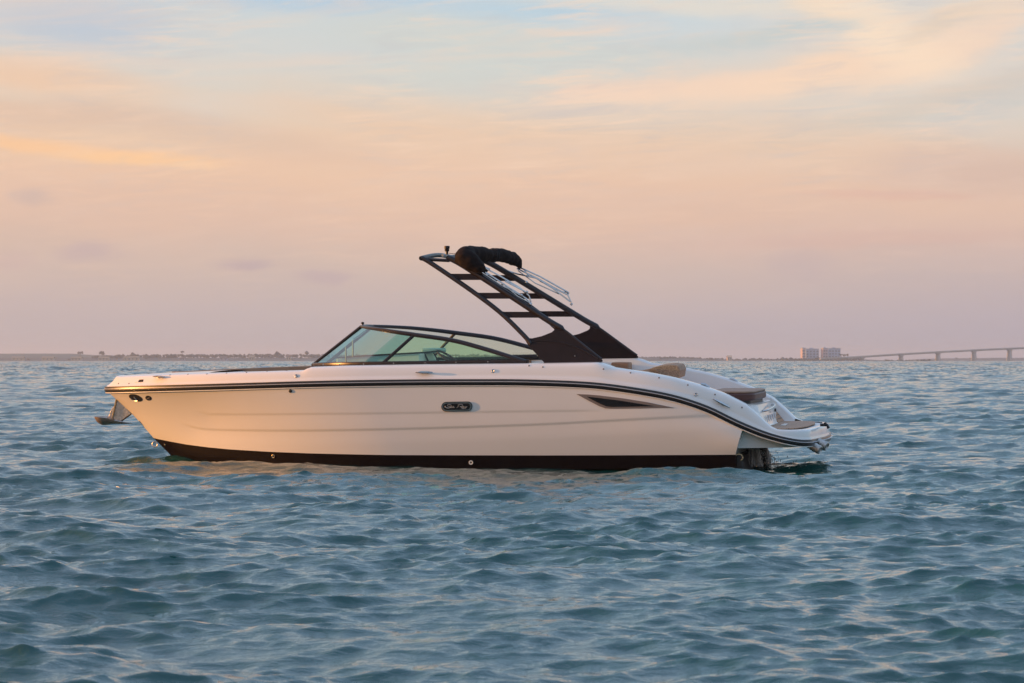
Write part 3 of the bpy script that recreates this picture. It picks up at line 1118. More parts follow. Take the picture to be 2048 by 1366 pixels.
def curve_at_y(pxs, yy):
    for (x0, y0), (x1, y1) in zip(pxs, pxs[1:]):
        if y0 <= yy <= y1:
            return x0 + (x1 - x0) * (yy - y0) / (y1 - y0)
    return pxs[-1][0]


for sgn in (1, -1):
    f = lambda p: Vector((p.x, p.y * sgn, p.z))
    MB().tube([f(p) for p in A_], .029, 10).build('front_tube', M['black'], tower)
    MB().tube([f(p) for p in B_], [.036 if k < 42 else .016 for k in range(len(B_))], 10).build('rear_tube', M['black'], tower)
    MB().tube([f(L(842, 516.5, tv(516))), f(L(868, 519.5, tv(518))), f(L(899, 521, tv(520)))], .021, 8).build('head_tube', M['black'], tower)
    for (y0, y1) in ((547.5, 560), (585.5, 597.5), (623.5, 635.5)):
        P = [L(curve_at_y(A_px, y0) + 1, y0, tv(y0)), L(curve_at_y(B_px, y0) - 1, y0, tv(y0)),
             L(curve_at_y(B_px, y1) + 1, y1, tv(y1)), L(curve_at_y(A_px, y1) + 1, y1, tv(y1))]
        # small fillets where the rung meets the tubes
        gx = 5
        poly = [(curve_at_y(A_px, y0 - 4) + 2, y0 - 4), (curve_at_y(A_px, y0) + 10, y0), (curve_at_y(B_px, y0) - 2, y0 + .0),
                (curve_at_y(B_px, y1 + 3.5) - 1, y1 + 3.5), (curve_at_y(B_px, y1) - 9, y1), (curve_at_y(A_px, y1) + 2, y1)]
        pp = [f(L(a, b, tv(b) + .012)) for a, b in poly]
        MB().prism(pp, (0, -.024 * sgn, 0)).build('rung', M['plate'], tower, smooth=False, bevel=.003)
    plate = [(1044, 668), (1050, 672.5), (1058, 676.5), (1066, 676.5), (1085, 672), (1104, 664.5), (1109, 660.5), (1109.5, 655), (1106, 650), (1128, 659), (1206, 721), (1205, 723.5), (1200, 724.6),
             (1090, 726), (1057, 690)]
    pp = [f(L(a, b, tv(b) + .014)) for a, b in plate]
    MB().prism(pp, (0, -.028 * sgn, 0)).build('base_panel', M['plate'], tower, smooth=False, bevel=.003)
    # raised moulding line across the panel
    mo = catmull([f(L(a, b, tv(b) - .016)) for a, b in [(1060, 683), (1095, 682), (1130, 687), (1165, 700), (1196, 717)]], 6)
    MB().tube(mo, .007, 6).build('panel_ridge', M['black'], tower)
    # small bolts
    for (a, b) in ((1150, 712),):
        q = f(L(a, b, tv(b) - .016))
        MB().lathe(q, (0, -sgn, 0), [(0, .008), (.006, .006)], 8).build('bolt', M['steel'], tower)
for P, hz in ((A_[0], .05), (B_[0], .04)):
    pts = [Vector((P.x + .02 * math.sin(math.pi * k / 16), P.y * (1 - k / 8), P.z + hz * math.sin(math.pi * k / 16))) for k in range(17)]
    MB().tube(pts, .028, 8).build('cross_tube', M['black'], tower)
# pale bracket and masthead light on the head of the tower
q = L(894, 509, -.45)
MB().lathe(q - Vector((0, 0, .02)), (0, 0, 1), [(0, .040), (.018, .040), (.022, .03)], 12).build('light_base', M['steel_rough'], tower)
MB().lathe(q, (0, 0, 1), [(0, .016), (.035, .016), (.04, .028), (.06, .030), (.066, .024), (.072, .034), (.10, .035), (.105, .03)], 14).build('masthead_light', M['black'], tower)
MB().tube([L(885, 511, -.55), L(900, 512, -.3), L(914, 514, -.1)], .018, 8).build('bracket', M['steel_rough'], tower)
MB().tube(catmull([L(898, 506.5, -.4), L(910, 507.5, -.5), L(917, 505, -.6)], 4), .004, 5).build('strap', M['dark'], tower)

# folded canopy in its boot
cov = [(972, 544, 6, -.88), (964, 539, 10, -.88), (953, 531, 15, -.87), (940, 522, 19, -.86), (930, 513.5, 19.5, -.82), (936, 508.5, 16.5, -.66), (950, 508, 16, -.46), (966, 509, 15.5, -.28),
       (976, 510.5, 12.5, -.14), (983, 511, 12.2, -.02), (992, 510, 14, .14), (1004, 511, 13.8, .30), (1016, 514, 13.8, .48), (1026, 518, 13, .64), (1034, 523.5, 11, .76), (1038, 530, 7.5, .83), (1040, 536, 3.5, .86)]
cp = catmull([L(a, b, v) for a, b, r, v in cov], 5)
cr_ = [Vector((r, 0, 0)) for _, _, r, _ in cov]
cr_ = [p.x / 168 for p in catmull(cr_, 5)]
cmb = MB().tube(cp, cr_, 22)
cmb.v = [tuple(Vector(p) + noise.noise_vector(Vector(p) * 11) * .016 + noise.noise_vector(Vector((p[0] * 14, p[1] * 30, p[2] * 34))) * .011) for p in cmb.v]
canopy = cmb.build('canopy_boot', M['cloth'], boat, label='folded canopy rolled up in a black cover on the tower', sharp=80)
sz = 10
for k in (45, 47):
    c = cp[k]
    d = (cp[k + 1] - cp[k - 1]).normalized()
    e1 = Vector((0, 0, 1)) - d * d.z
    e1.normalize()
    e2 = d.cross(e1)
    rg = [c + (e1 * math.cos(q) + e2 * math.sin(q)) * (cr_[k] + .008) for q in [2 * math.pi * j / 20 for j in range(21)]]
    MB().tube(rg, .006, 5).build('strap', M['dark'], canopy)
# stainless struts
struts = [
    ([(966, 541), (1015, 573), (1052, 597), (1062, 606)], -.90, .0085),
    ([(972, 537), (1000, 552), (1040, 576), (1056, 590)], -.90, .0085),
    ([(965, 545), (1004, 571), (1040, 590)], -.93, .006),
    ([(1004, 566), (1035, 592), (1064, 608)], -.94, .006),
    ([(1010, 562), (1050, 583), (1058, 592), (1062, 604)], -.92, .008),
    ([(967, 533), (980, 538)], -.90, .006),
    ([(1034, 537), (1075, 557), (1112, 578), (1136, 590), (1143, 606)], .90, .0085),
    ([(1040, 535), (1080, 553), (1137, 585)], .92, .0085),
    ([(1036, 541), (1070, 566), (1118, 588)], .93, .006),
    ([(1013, 541), (1035, 548), (1072, 556), (1105, 576), (1140, 603)], .88, .0085),
    ([(1080, 562), (1125, 584), (1136, 584)], .95, .008)]
for pl, v, r_ in struts:
    MB().tube([L(a, b, v) for a, b in pl], r_ + .001, 7).build('strut', M['steel'], canopy)
for (a, b, v) in ((974, 548, -.92), (1005, 567, -.93), (1043, 589, -.94), (1054, 583, -.93), (1061, 607, -.94), (1050, 542, .92), (1056, 548, .9), (1012, 541, .88), (1136, 585, .93), (1143, 607, .92), (1053, 563, .8)):
    q = L(a, b, v)
    MB().lathe(q - Vector((.014, 0, 0)), (1, .1, -.6), [(0, .012), (.004, .016), (.026, .016), (.03, .012)], 10).build('strut_joint', M['steel'], canopy)

# ------------------------------------------------------------------ fittings on the skin
def plate_on(pxs, th, name, mat, parent, label=None, tree=None, off=0.0):
    a, b = [], []
    nn = Vector((0, 0, 0))
    for x_, y_ in pxs:
        p, n_ = surf(x_, y_, 0, tree)
        nn += n_
        a.append(p)
    nn.normalize()
    a2 = [p + nn * (off - .004) for p in a]
    return MB().prism(a2, nn * (th + .004)).build(name, mat, parent, smooth=False, label=label)


def ellipse(cx, cy, a, b, tilt, n=20):
    t_ = R(tilt)
    return [(cx + a * math.cos(q) * math.cos(t_) - b * math.sin(q) * math.sin(t_), cy + a * math.cos(q) * math.sin(t_) + b * math.sin(q) * math.cos(t_))
            for q in [2 * math.pi * k / n for k in range(n)]]


def strokes_on(lines, r_, name, mat, parent, off, label=None):
    g = MB()
    for ln in lines:
        pts_ = [surf(a, b, off)[0] for a, b in ln]
        pts_ = catmull(pts_, 3) if len(pts_) > 2 else pts_
        g.tube(pts_, r_, 5)
    return g.build(name, mat, parent, label=label)


# hull window
wo_ = [(1153, 788), (1175, 788.8), (1200, 791), (1245, 796.5), (1295, 804.5), (1348, 815.5), (1280, 816.5), (1222, 817.2), (1211, 816.5), (1198, 812), (1176, 800.5)]
wi_ = [(1174, 793), (1192, 795), (1240, 801), (1280, 807.5), (1308, 812), (1260, 813), (1222, 813.4), (1213, 812.4), (1201, 807.5), (1186, 800)]
hw = plate_on(wo_, .006, 'hull_window', M['grey'], hull)
# it stays a sub-part; the dark pane is its own piece
plate_on(wi_, .010, 'window_pane', M['dark_glass'], hull, 'dark pane in the grey wedge shaped hull window')


def stadium(cx, cy, hw_, hh, tilt=0, n=10):
    o = []
    for k in range(n + 1):
        a = R(-90 + 180 * k / n)
        o.append((cx + hw_ - hh + hh * math.cos(a), cy + hh * math.sin(a)))
    for k in range(n + 1):
        a = R(90 + 180 * k / n)
        o.append((cx - hw_ + hh + hh * math.cos(a), cy + hh * math.sin(a)))
    t_ = R(tilt)
    return [(cx + (a - cx) * math.cos(t_) - (b - cy) * math.sin(t_), cy + (a - cx) * math.sin(t_) + (b - cy) * math.cos(t_)) for a, b in o]


plate_on(stadium(914, 812.8, 31, 9.6, -1), .010, 'badge', M['dark'], hull, 'black rounded badge with chrome rim and script lettering')
plate_on(stadium(914, 812.8, 29.4, 8.2, -1), .014, 'badge_rim', M['steel'], hull)
plate_on(stadium(914, 812.8, 27.4, 6.5, -1), .017, 'badge_plate', M['dark_glass'], hull)
bx, by = 914, 812.5
def bl(pts_):
    # script drawn in a 110 x 50 box (the 2048 px zoom of the badge) scaled to the photograph
    return [(860 + a / 18.62, 790 + b / 18.62) for a, b in pts_]


script = [
    bl([(815, 375), (770, 350), (690, 352), (660, 385), (700, 410), (760, 425), (765, 455), (700, 475), (620, 462), (570, 425), (600, 405)]),   # S
    bl([(770, 455), (815, 430), (830, 405), (795, 410), (785, 450), (815, 470), (850, 450)]),                                                  # e
    bl([(905, 415), (865, 420), (855, 462), (885, 465), (908, 420), (905, 462), (945, 455)]),                                                  # a
    bl([(1010, 468), (1055, 430), (1110, 350)]),                                                                                             # R stem
    bl([(1050, 370), (1120, 340), (1215, 345), (1240, 385), (1180, 418), (1130, 415), (1185, 445), (1215, 485), (1290, 500)]),               # R bowl
    bl([(1262, 410), (1215, 420), (1212, 455), (1240, 460), (1268, 415), (1265, 455), (1295, 450)]),                                           # a
    bl([(1300, 410), (1300, 445), (1335, 445), (1365, 405), (1345, 460), (1310, 500), (1340, 480), (1405, 415)]),                            # y
]
strokes_on(script, .0030, 'lettering', M['chrome_mark'], hull, .020, 'chrome script reading Sea Ray')

# bow emblems
plate_on(ellipse(271.5, 795.5, 14.2, 6.2, 19), .004, 'oval_emblem', M['dark'], hull, 'dark oval emblem near the bow')
strokes_on([[(262, 796), (266, 799.5), (271, 801), (276, 801)], [(268.5, 793), (271, 796), (274, 799)]], .006, 'emblem_mark', M['insert'], hull, .008)
plate_on(ellipse(297, 796, 6.2, 4.6, 20), .004, 'round_emblem', M['dark'], hull, 'small dark round emblem beside the oval one')
strokes_on([[(294, 794.5), (297.5, 796.5), (300, 798)], [(294, 798), (297, 795.5), (300, 794.5)]], .004, 'emblem_mark', M['grey'], hull, .008)


def stud(px_, py_, r_, name, mat, parent, h=.008, tree=None, label=None):
    p, n_ = surf(px_, py_, 0, tree)
    return MB().lathe(p - n_ * .003, n_, [(0, r_), (h, r_ * .9), (h + .003, r_ * .5)], 10).build(name, mat, parent, label=label)


def ringfit(px_, py_, r_, name, mat, parent, tree=None):
    p, n_ = surf(px_, py_, 0, tree)
    o = MB().lathe(p - n_ * .003, n_, [(0, r_), (.012, r_), (.014, r_ * .82), (.010, r_ * .55), (.002, r_ * .5)], 14).build(name, mat, parent)
    return o


for a, b in ((237, 767), (258, 767), (340, 750), (376, 748.5), (414, 748), (453, 746.2), (493, 745), (534, 743), (573, 741.6), (1058, 731.5), (1085.6, 734), (1207, 738), (1261, 745.5), (1318, 755.5), (1375.6, 770), (1430, 789), (1484, 815)):
    stud(a, b, .011, 'snap', M['grey'], gun, .005)
for a, b in ((647, 729), (679.5, 729), (728, 728.5), (788, 727), (851, 726), (913, 725), (976.6, 724)):
    q = LF(a, b - .5, wbv)
    MB().lathe(q + Vector((0, -.016, 0)), (0, -1, 0), [(0, .008), (.006, .007)], 8).build('snap', M['steel'], wind)
for a, b in ((593, 752), (986, 742), (1392, 789)):
    ringfit(a, b, .020, 'hull_light', M['steel'], gun)
stud(581, 782, .022, 'hull_vent', M['dark'], hull, .014)
ringfit(547, 912.5, .024, 'through_hull_fitting', M['gold'], boat, bvh_b)
ringfit(942, 925, .026, 'through_hull_fitting', M['gel_matt'], boat, bvh_b)
stud(330, 889.5, .016, 'drain_plug', M['gold'], boat, .008, bvh_b)
# towing eye at the stem
q = L(314, 884, 0)
rg = [q + Vector((-.028 + .035 * math.cos(w_), 0, -.03 + .035 * math.sin(w_))) for w_ in [2 * math.pi * k / 14 for k in range(15)]]
MB().tube(rg, .008, 6).build('towing_eye', M['steel_rough'], boat)


def cleat(px_, py_, half, slope, name='cleat', parent=gun):
    pa, n1_ = surf(px_ - half, py_ - slope * half, .035)
    pb, n2_ = surf(px_ + half, py_ + slope * half, .035)
    pc, n_ = surf(px_, py_, .04)
    bar = catmull([pa, pa.lerp(pc, .5) + n_ * .006, pc, pc.lerp(pb, .5) + n_ * .006, pb], 4)
    g = MB().tube(bar, [.006 + .010 * math.sin(math.pi * k / (len(bar) - 1)) for k in range(len(bar))], 8)
    for w_ in (.35, .65):
        foot, _ = surf(px_ - half + 2 * half * w_, py_ - slope * half + 2 * half * slope * w_, -.004)
        g.tube([foot, foot + n_ * .045], .010, 8)
    return g.build(name, M['steel'], parent)


cleat(850, 746, 17, 0)
cleat(1443, 807, 17, .52)
cleat(322, 755.5, 12, .02)
cleat(605, 736.8, 9, -.02)
# low fender clips on top of the gunwale, both sides
for a, b, s_, in ((1411, 772, .38),):
    p0, p1 = LF(a - 9, b - 4.2, inner), LF(a + 8, b + 2.8, inner)
    for sg in (1, -1):
        q0, q1 = Vector((p0.x, p0.y * sg, p0.z)), Vector((p1.x, p1.y * sg, p1.z))
        MB().tube([q0, q0.lerp(q1, .5) + Vector((0, 0, .012)), q1], .014, 8).build('flush_cleat', M['steel'], gun)
# navigation light set in the bow flank
plate_on([(277, 764.5), (279, 760), (287, 759.5), (286, 764)], .004, 'navigation_light', M['dark_glass'], gun)
plate_on([(270, 765), (281, 758), (288, 758.6), (279, 760), (276, 764.5)], .006, 'light_surround', M['gel'], gun)

# ------------------------------------------------------------------ anchor on its bow roller
anchor = bpy.data.objects.new('anchor', None)
C.objects.link(anchor)
anchor.parent = boat
anchor['label'] = 'galvanised anchor hanging from the bow roller'


def flat(pxs, v, th, name, mat, parent=anchor, bevel=.004):
    return MB().prism([L(a, b, v - th / 2) for a, b in pxs], (0, th, 0)).build(name, mat, parent, smooth=False, bevel=bevel)


flat([(233, 796), (247, 810), (262, 828), (252, 834), (243, 842), (230, 840), (225, 835), (229, 815)], 0, .05, 'shank', M['steel_rough'])
flat([(228, 812), (222, 819), (217, 833), (225, 835)], .03, .03, 'shank_web', M['steel_rough'])
MB().tube([L(233, 796, -.035), L(224.5, 836, -.035)], .010, 7).build('roller_arm', M['gold'], anchor)
MB().tube([L(262, 828.5, -.03), L(243, 842, -.03)], .009, 7).build('roller_brace', M['dark'], anchor)
# cupped fluke
rws = []
outl = [(190, 832, 834), (193, 832.6, 840), (198, 833, 846), (206, 833.6, 850.5), (214, 834.4, 850), (222, 835.8, 848.3), (231, 840, 848), (246, 843.5, 848), (264, 846.5, 847.5)]
for a, t0_, b0_ in outl:
    wv = .13 * (b0_ - t0_) / 17 + .015
    r_ = []
    zt_, zb_ = L(a, t0_, 0).z, L(a, b0_, 0).z
    xx_ = L(a, t0_, 0).x
    for k in range(9):
        q = math.pi * k / 8
        r_.append(Vector((xx_, -wv * math.cos(q), zt_ + (zb_ - zt_) * math.sin(q))))
    r_.append(Vector((xx_, wv * .4, zt_ + (zb_ - zt_) * .25)))
    r_.append(Vector((xx_, -wv * .4, zt_ + (zb_ - zt_) * .25)))
    rws.append(r_)
fl = MB().grid(rws, close_v=True)
fl.build('fluke', M['anchor'], anchor, sharp=50)
MB().tube([L(215, 838, 0), L(228, 838.5, 0)], .035, 8, flat=.5).build('crown', M['anchor'], anchor)

# ------------------------------------------------------------------ stern gear
drive = bpy.data.objects.new('stern_drive', None)
C.objects.link(drive)
drive.parent = boat
xd = XT_C
MB().prism([(xd, -.30, .30), (xd + .12, -.28, .28), (xd + .14, -.24, .02), (xd + .10, -.22, -.25), (xd, -.28, -.2)], (0, .56, 0)).build('transom_plate', M['dark'], drive, bevel=.03)
MB().prism([(xd + .08, -.10, .24), (xd + .20, -.09, .20), (xd + .22, -.08, .05), (xd + .19, -.06, -.4), (xd + .12, -.06, -.4)], (0, .18, 0)).build('outdrive_leg', M['dark'], drive, bevel=.03)
MB().prism([(xd - .02, -1.05, .16), (xd + .05, -1.05, .16), (xd + .10, -1.04, -.02), (xd + .08, -1.04, -.12), (xd - .02, -1.05, -.12)], (0, 2.1, 0)).build('trim_tab_housing', M['dark'], drive, bevel=.02)
q = L(1478, 915, -1.09)
rg = [q + Vector((.045 * math.cos(w_), -.01, .04 * math.sin(w_))) for w_ in [R(-60) + 4.6 * k / 14 for k in range(15)]]
MB().tube(rg, .009, 6).build('drain_hose', M['gold'], drive)
# two round pipe ends under the platform's corner
for (a, b, v, r_, mm) in ((1634, 897, -.80, .052, 'steel_rough'), (1647, 890, -.62, .056, 'steel_rough')):
    q = L(a, b, v)
    g = MB()
    prof = [(-.16, r_ * .45), (-.10, r_ * .6), (-.07, r_ * 1.0), (-.05, r_ * .9), (-.03, r_ * 1.06), (0, r_ * .95), (.02, r_ * 1.05), (.045, r_ * .98), (.05, r_ * .75), (.03, r_ * .55), (.0, r_ * .5)]
    g.lathe(q, (.75, -.25, -.35), prof, 16)
    g.build('exhaust_tip', M[mm], boat)
MB().tube([L(1615, 893, -.8), L(1634, 895, -.8)], .02, 8).build('exhaust_pipe', M['steel_rough'], boat)
# ski hook on the stern edge
hook = MB()
q = L(1654, 850, -.35)
hook.tube([q - Vector((.08, 0, 0)), q, q + Vector((.02, 0, -.04))], .018, 8)
hook.tube([q + Vector((-.02, -.05, .02)), q + Vector((-.02, .05, .02))], .014, 8)
hook.build('ski_hook', M['dark'], boat)
ep = LF(1622, 870, lambda x: -beam(min(x, x_c)))

# ------------------------------------------------------------------ cooling water pouring out at the stern
rng = random.Random(5)
sp_mb = MB()
def drop(p, r_, st=1.0):
    sp_mb.add([(p[0] - r_, p[1], p[2]), (p[0] + r_, p[1], p[2]), (p[0], p[1] - r_, p[2]), (p[0], p[1] + r_, p[2]), (p[0], p[1], p[2] - r_ * st), (p[0], p[1], p[2] + r_ * st)],
              [(0, 2, 5), (2, 1, 5), (1, 3, 5), (3, 0, 5), (2, 0, 4), (1, 2, 4), (3, 1, 4), (0, 3, 4)])
for k in range(24):
    a0 = rng.uniform(1499, 1517)
    v = rng.uniform(-.75, -.3)
    lean = rng.uniform(-3, 10)
    pl = []
    for j in range(9):
        q = j / 8
        pl.append(L(a0 + lean * q + rng.uniform(-1, 1), 897 + 36 * q ** 1.3, v))
    sp_mb.tube(catmull(pl, 2), [rng.uniform(.005, .016) for _ in range(len(catmull(pl, 2)))], 6)
for k in range(420):
    q = rng.random()
    a0 = 1500 + rng.gauss(20, 13) + 45 * q * rng.random()
    drop(L(a0, 899 + 38 * q + rng.gauss(0, 2), rng.uniform(-.9, -.1)), rng.uniform(.002, .006), rng.uniform(.8, 2.2))
for k in range(130):
    a0 = 1505 + abs(rng.gauss(0, 62))
    p = L(a0, 931 + rng.gauss(0, 3.5) - 6 * math.exp(-(a0 - 1530) ** 2 / 400), rng.uniform(-1.1, .2))
    drop((p.x, p.y, abs(p.z) * .4 + rng.uniform(0, .05)), rng.uniform(.003, .008), 1)
ws = material('splashing_water', (.60, .53, .49), 0.15, ior=1.333)
ws.node_tree.nodes['Principled BSDF'].inputs['Transmission Weight'].default_value = 0.3
splash = sp_mb.build('water_splash', ws, None, sharp=180, kind='stuff')
splash.matrix_world = BOAT
splash['label'] = 'cooling water splashing down below the stern of the boat'
splash['category'] = 'splash'

# ------------------------------------------------------------------ far shore
def FW(px_, py_, d):
    return Vector(((px_ - 1024) / F * d, d, CAM_H + (HORIZON - py_) / F * d))


SD = 2450.0
M['shore'] = vary(material('shore_scrub', (.1, .1, .08), .9), .02, (.036, .055, .062), (.075, .090, .090))
M['dike'] = vary(material('grassy_bank', (.1, .1, .08), .9), .01, (.065, .105, .095), (.095, .13, .115))
M['sand'] = vary(material('beach_sand', (.4, .3, .2), .9), .05, (.34, .26, .18), (.48, .36, .25))
M['leaf'] = vary(material('far_foliage', (.05, .06, .03), .9), .08, (.022, .034, .034), (.050, .062, .052))
M['trunk'] = material('bark', (.10, .075, .055), .9)
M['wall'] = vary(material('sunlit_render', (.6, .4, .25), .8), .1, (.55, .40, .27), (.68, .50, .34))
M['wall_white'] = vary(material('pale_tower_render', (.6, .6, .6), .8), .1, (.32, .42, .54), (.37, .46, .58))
M['wall_pink'] = vary(material('pink_house_lit_face_render', (.6, .45, .4), .8), .1, (.46, .36, .40), (.52, .42, .45))  # house walls; on the towers the pink paints their sunlit left faces
M['roof'] = material('brown_roof', (.16, .10, .08), .8)
M['pane'] = material('far_window_glass', (.08, .10, .13), .2)
M['concrete'] = vary(material('bridge_concrete', (.45, .42, .38), .85), .2, (.46, .44, .41), (.58, .55, .51))


def land(name, prof, d, depth, mat, base_y=722.3):
    """low land: a ridge line given in px of the photograph, with a beach side and real depth"""
    rws = []
    for a, b in prof:
        top = FW(a, b, d + depth * .4)
        z = max(top.z, .15)
        x = top.x
        jit = noise.noise(Vector((x * .02, d * .01, 0)))
        rws.append([Vector((x, d + 6 * jit, -0.6)), Vector((x, d + 14 + 6 * jit, 0.7)), Vector((x, d + depth * .2, z * .62)), Vector((x, d + depth * .4 + 10 * jit, z)),
                    Vector((x, d + depth, z * .8)), Vector((x, d + depth * 1.2, -0.6))])
    o = MB().grid(rws).build(name, mat, None, sharp=180)
    o['kind'] = 'structure'
    return o


def prof(px0, px1, fn, step=6):
    o = []
    a = px0
    while a <= px1:
        o.append((a, fn(a)))
        a += step
    return o


nz = lambda a, s, k=0: noise.noise(Vector((a * s, k, 3.1)))
land('bank', prof(-1500, 330, lambda a: 707.2 + (3.0 * sstep((a - 130) / 60)) + 4 * sstep((a - 200) / 120) + .5 * nz(a, .03)), SD + 240, 300, M['dike'])
land('shore', prof(-1500, 1560, lambda a: 715.5 + 1.2 * nz(a, .03, 2) - 1.2 * sstep((a - 600) / 300) + 5.2 * sstep((a - 1250) / 290)), SD, 160, M['shore'])
land('headland', prof(1500, 1800, lambda a: 717.0 + 4.5 * sstep((a - 1690) / 100) + 2.5 * sstep((1580 - a) / 80) + .5 * nz(a, .05, 5)), SD + 100, 200, M['shore'])
land('sandbar', prof(1755, 1868, lambda a: 720.8 + .5 * nz(a, .06, 7) + 1.0 * sstep((a - 1845) / 22) + .8 * sstep((1770 - a) / 15)), SD - 300, 60, M['shore'])
land('far_shore', prof(1840, 3600, lambda a: 716.4 - 1.0 * sstep((a - 1900) / 120) + 1.2 * nz(a, .02, 9) + 4 * sstep((1900 - a) / 60)), SD + 900, 300, M['shore'])


def crown(mb_, c, rx, rz, n=5, rg=random):
    for _ in range(n):
        o = Vector((rg.gauss(0, rx * .45), rg.gauss(0, rx * .45), rg.uniform(-.3, .5) * rz))
        r_ = rg.uniform(.45, .75) * rx
        vs = []
        for (ax_, ay_, az_) in ((1, 0, 0), (-1, 0, 0), (0, 1, 0), (0, -1, 0), (0, 0, 1), (0, 0, -1), (.6, .6, .55), (-.6, .6, .55), (.6, -.6, .55), (-.6, -.6, .55)):
            vs.append(Vector(c) + o + Vector((ax_ * r_, ay_ * r_, az_ * r_ * rz / rx)) * rg.uniform(.75, 1.2))
        mb_.add(vs, [(0, 6, 4), (6, 2, 4), (2, 7, 4), (7, 1, 4), (1, 9, 4), (9, 3, 4), (3, 8, 4), (8, 0, 4), (0, 6, 2), (2, 7, 1), (1, 9, 3), (3, 8, 0),
                     (0, 2, 5), (2, 1, 5), (1, 3, 5), (3, 0, 5)])


# the wood along the shore reads as one uneven mass
wd = MB()
rg = random.Random(21)
for (a0, a1, hfn, dens) in ((-1500, 190, lambda a: 717.5, .25), (190, 640, lambda a: 707.8 + .8 * sstep((430 - a) / 150) + 1.2 * nz(a, .045, 1) + 1.0 * nz(a, .2, 2) + 2.5 * sstep((260 - a) / 70), 1.0),
                            (640, 1200, lambda a: 708.5 + 1.5 * nz(a, .05, 1), .8), (1200, 1400, lambda a: 712.8 + 1.2 * nz(a, .06, 4) + 2.0 * sstep((a - 1340) / 50), 1.0),
                            (1400, 1560, lambda a: 716.4 + .8 * nz(a, .06, 4) + 2 * sstep((a - 1480) / 60), .7), (1560, 1710, lambda a: 716.2 + .7 * nz(a, .09, 6), .8),
                            (1770, 1860, lambda a: 720.6, .4), (1900, 3000, lambda a: 715.8 + .8 * nz(a, .04, 8), .4)):
    a = a0
    while a < a1:
        top = hfn(a)
        d = (SD + 70 + rg.uniform(-30, 60)) if a < 1760 else (SD - 290 if a < 1865 else SD + 1000)
        P = FW(a, top, d)
        h = P.z
        r_ = rg.uniform(1.6, 3.2) * (1 if a < 1760 or a > 1865 else .5)
        crown(wd, (P.x, d, max(h - r_ * .8, .6)), r_, r_ * .8, 3, rg)
        if rg.random() < .6:
            crown(wd, (P.x + rg.uniform(-3, 3), d - rg.uniform(5, 30), max(h * .55, .6)), r_, r_ * .7, 2, rg)
        a += rg.uniform(2.2, 5.5) / dens
w = wd.build('shore_wood', M['leaf'], None, smooth=False, kind='stuff')
w['label'] = 'low dark band of woodland along the far shore'
w['category'] = 'woodland'


def tree(px_, py_, d, r_, label, palm=False):
    P = FW(px_, py_, d)
    t_ = thing('palm_tree' if palm else 'tree', label, 'tree', (P.x, d, .5), 'single trees standing above the shore')
    h = P.z - .5
    g = MB().tube([(0, 0, 0), (.2, 0, h * .5), (0, 0, h * .92)], [.35, .28, .2], 6)
    g.build('trunk', M['trunk'], t_)
    cmb_ = MB()
    if palm:
        for k in range(9):
            q = k / 9 * 2 * math.pi
            tip = Vector((math.cos(q) * r_ * 1.3, math.sin(q) * r_ * 1.3, h - .2 - rg.uniform(.5, 1.3)))
            mid = Vector((math.cos(q) * r_ * .7, math.sin(q) * r_ * .7, h + .4))
            cmb_.tube([Vector((0, 0, h * .95)), mid, tip], [.2, .55, .08], 4)
    else:
        crown(cmb_, (0, 0, h - r_ * .7), r_, r_ * .9, 7, rg)
    cmb_.build('crown', M['leaf'], t_, smooth=False)


tree(160, 702.8, SD + 120, 2.3, 'leftmost lone tree standing above the flat grassy bank at the far left')
tree(205, 703.2, SD + 120, 2.6, 'lone tree second from the left, rising above the end of the flat bank')
tree(364, 702.0, SD + 110, 1.7, 'tall thin lone tree in the shore wood left of the boat bow tip')
tree(264, 705.5, SD + 110, 2.2, 'rounded tree above the shore between the two thin lone trees')
tree(612, 702.5, SD + 110, 2.6, 'tree crown on the shore just left of the windscreen foot')
tree(555, 703.8, SD + 110, 3.2, 'broad tree clump on the shore above the bow deck of the boat')
for k, (a, b, l) in enumerate(((1682, 707.5, 'first pointed tree just right of the pale towers'), (1688, 708.5, 'second pointed tree right of the pale towers'), (1695, 708.2, 'third pointed tree right of the pale towers, before the bridge'))):
    tree(a, b, SD + 150, 1.5, l)


def house(px_, w_px, top, d, label, mat='wall', roof='roof'):
    P0, P1 = FW(px_ - w_px / 2, top, d), FW(px_ + w_px / 2, top, d)
    w_ = P1.x - P0.x
    zt_ = P0.z
    t_ = thing('beach_house', label, 'house', ((P0.x + P1.x) / 2, d, .4), 'small sunlit houses along the far shore')
    hh = zt_ - .4
    MB().box((-w_ / 2, 0, 0), (w_ / 2, 9, hh * .7)).build('wall', M[mat], t_, smooth=False)
    MB().prism([(-w_ / 2 - .5, -.5, hh * .7), (w_ / 2 + .5, -.5, hh * .7), (w_ / 2 - w_ * .15, 4.5, hh), (-w_ / 2 + w_ * .15, 4.5, hh)][:2] + [(w_ / 2 + .5, 4.5, hh), (-w_ / 2 - .5, 4.5, hh)], (0, 0, .25)).build('roof', M[roof], t_, smooth=False)
    MB().prism([(-w_ / 2 - .5, 4.5, hh + .25), (w_ / 2 + .5, 4.5, hh + .25), (w_ / 2 + .5, 9.5, hh * .7), (-w_ / 2 - .5, 9.5, hh * .7)], (0, 0, .25)).build('roof', M[roof], t_, smooth=False)
    nwin = max(2, int(w_ / 3))
    for k in range(nwin):
        x = -w_ / 2 + w_ * (k + .5) / nwin
        MB().box((x - .5, -.06, hh * .25), (x + .5, .05, hh * .55)).build('window', M['pane'], t_, smooth=False)


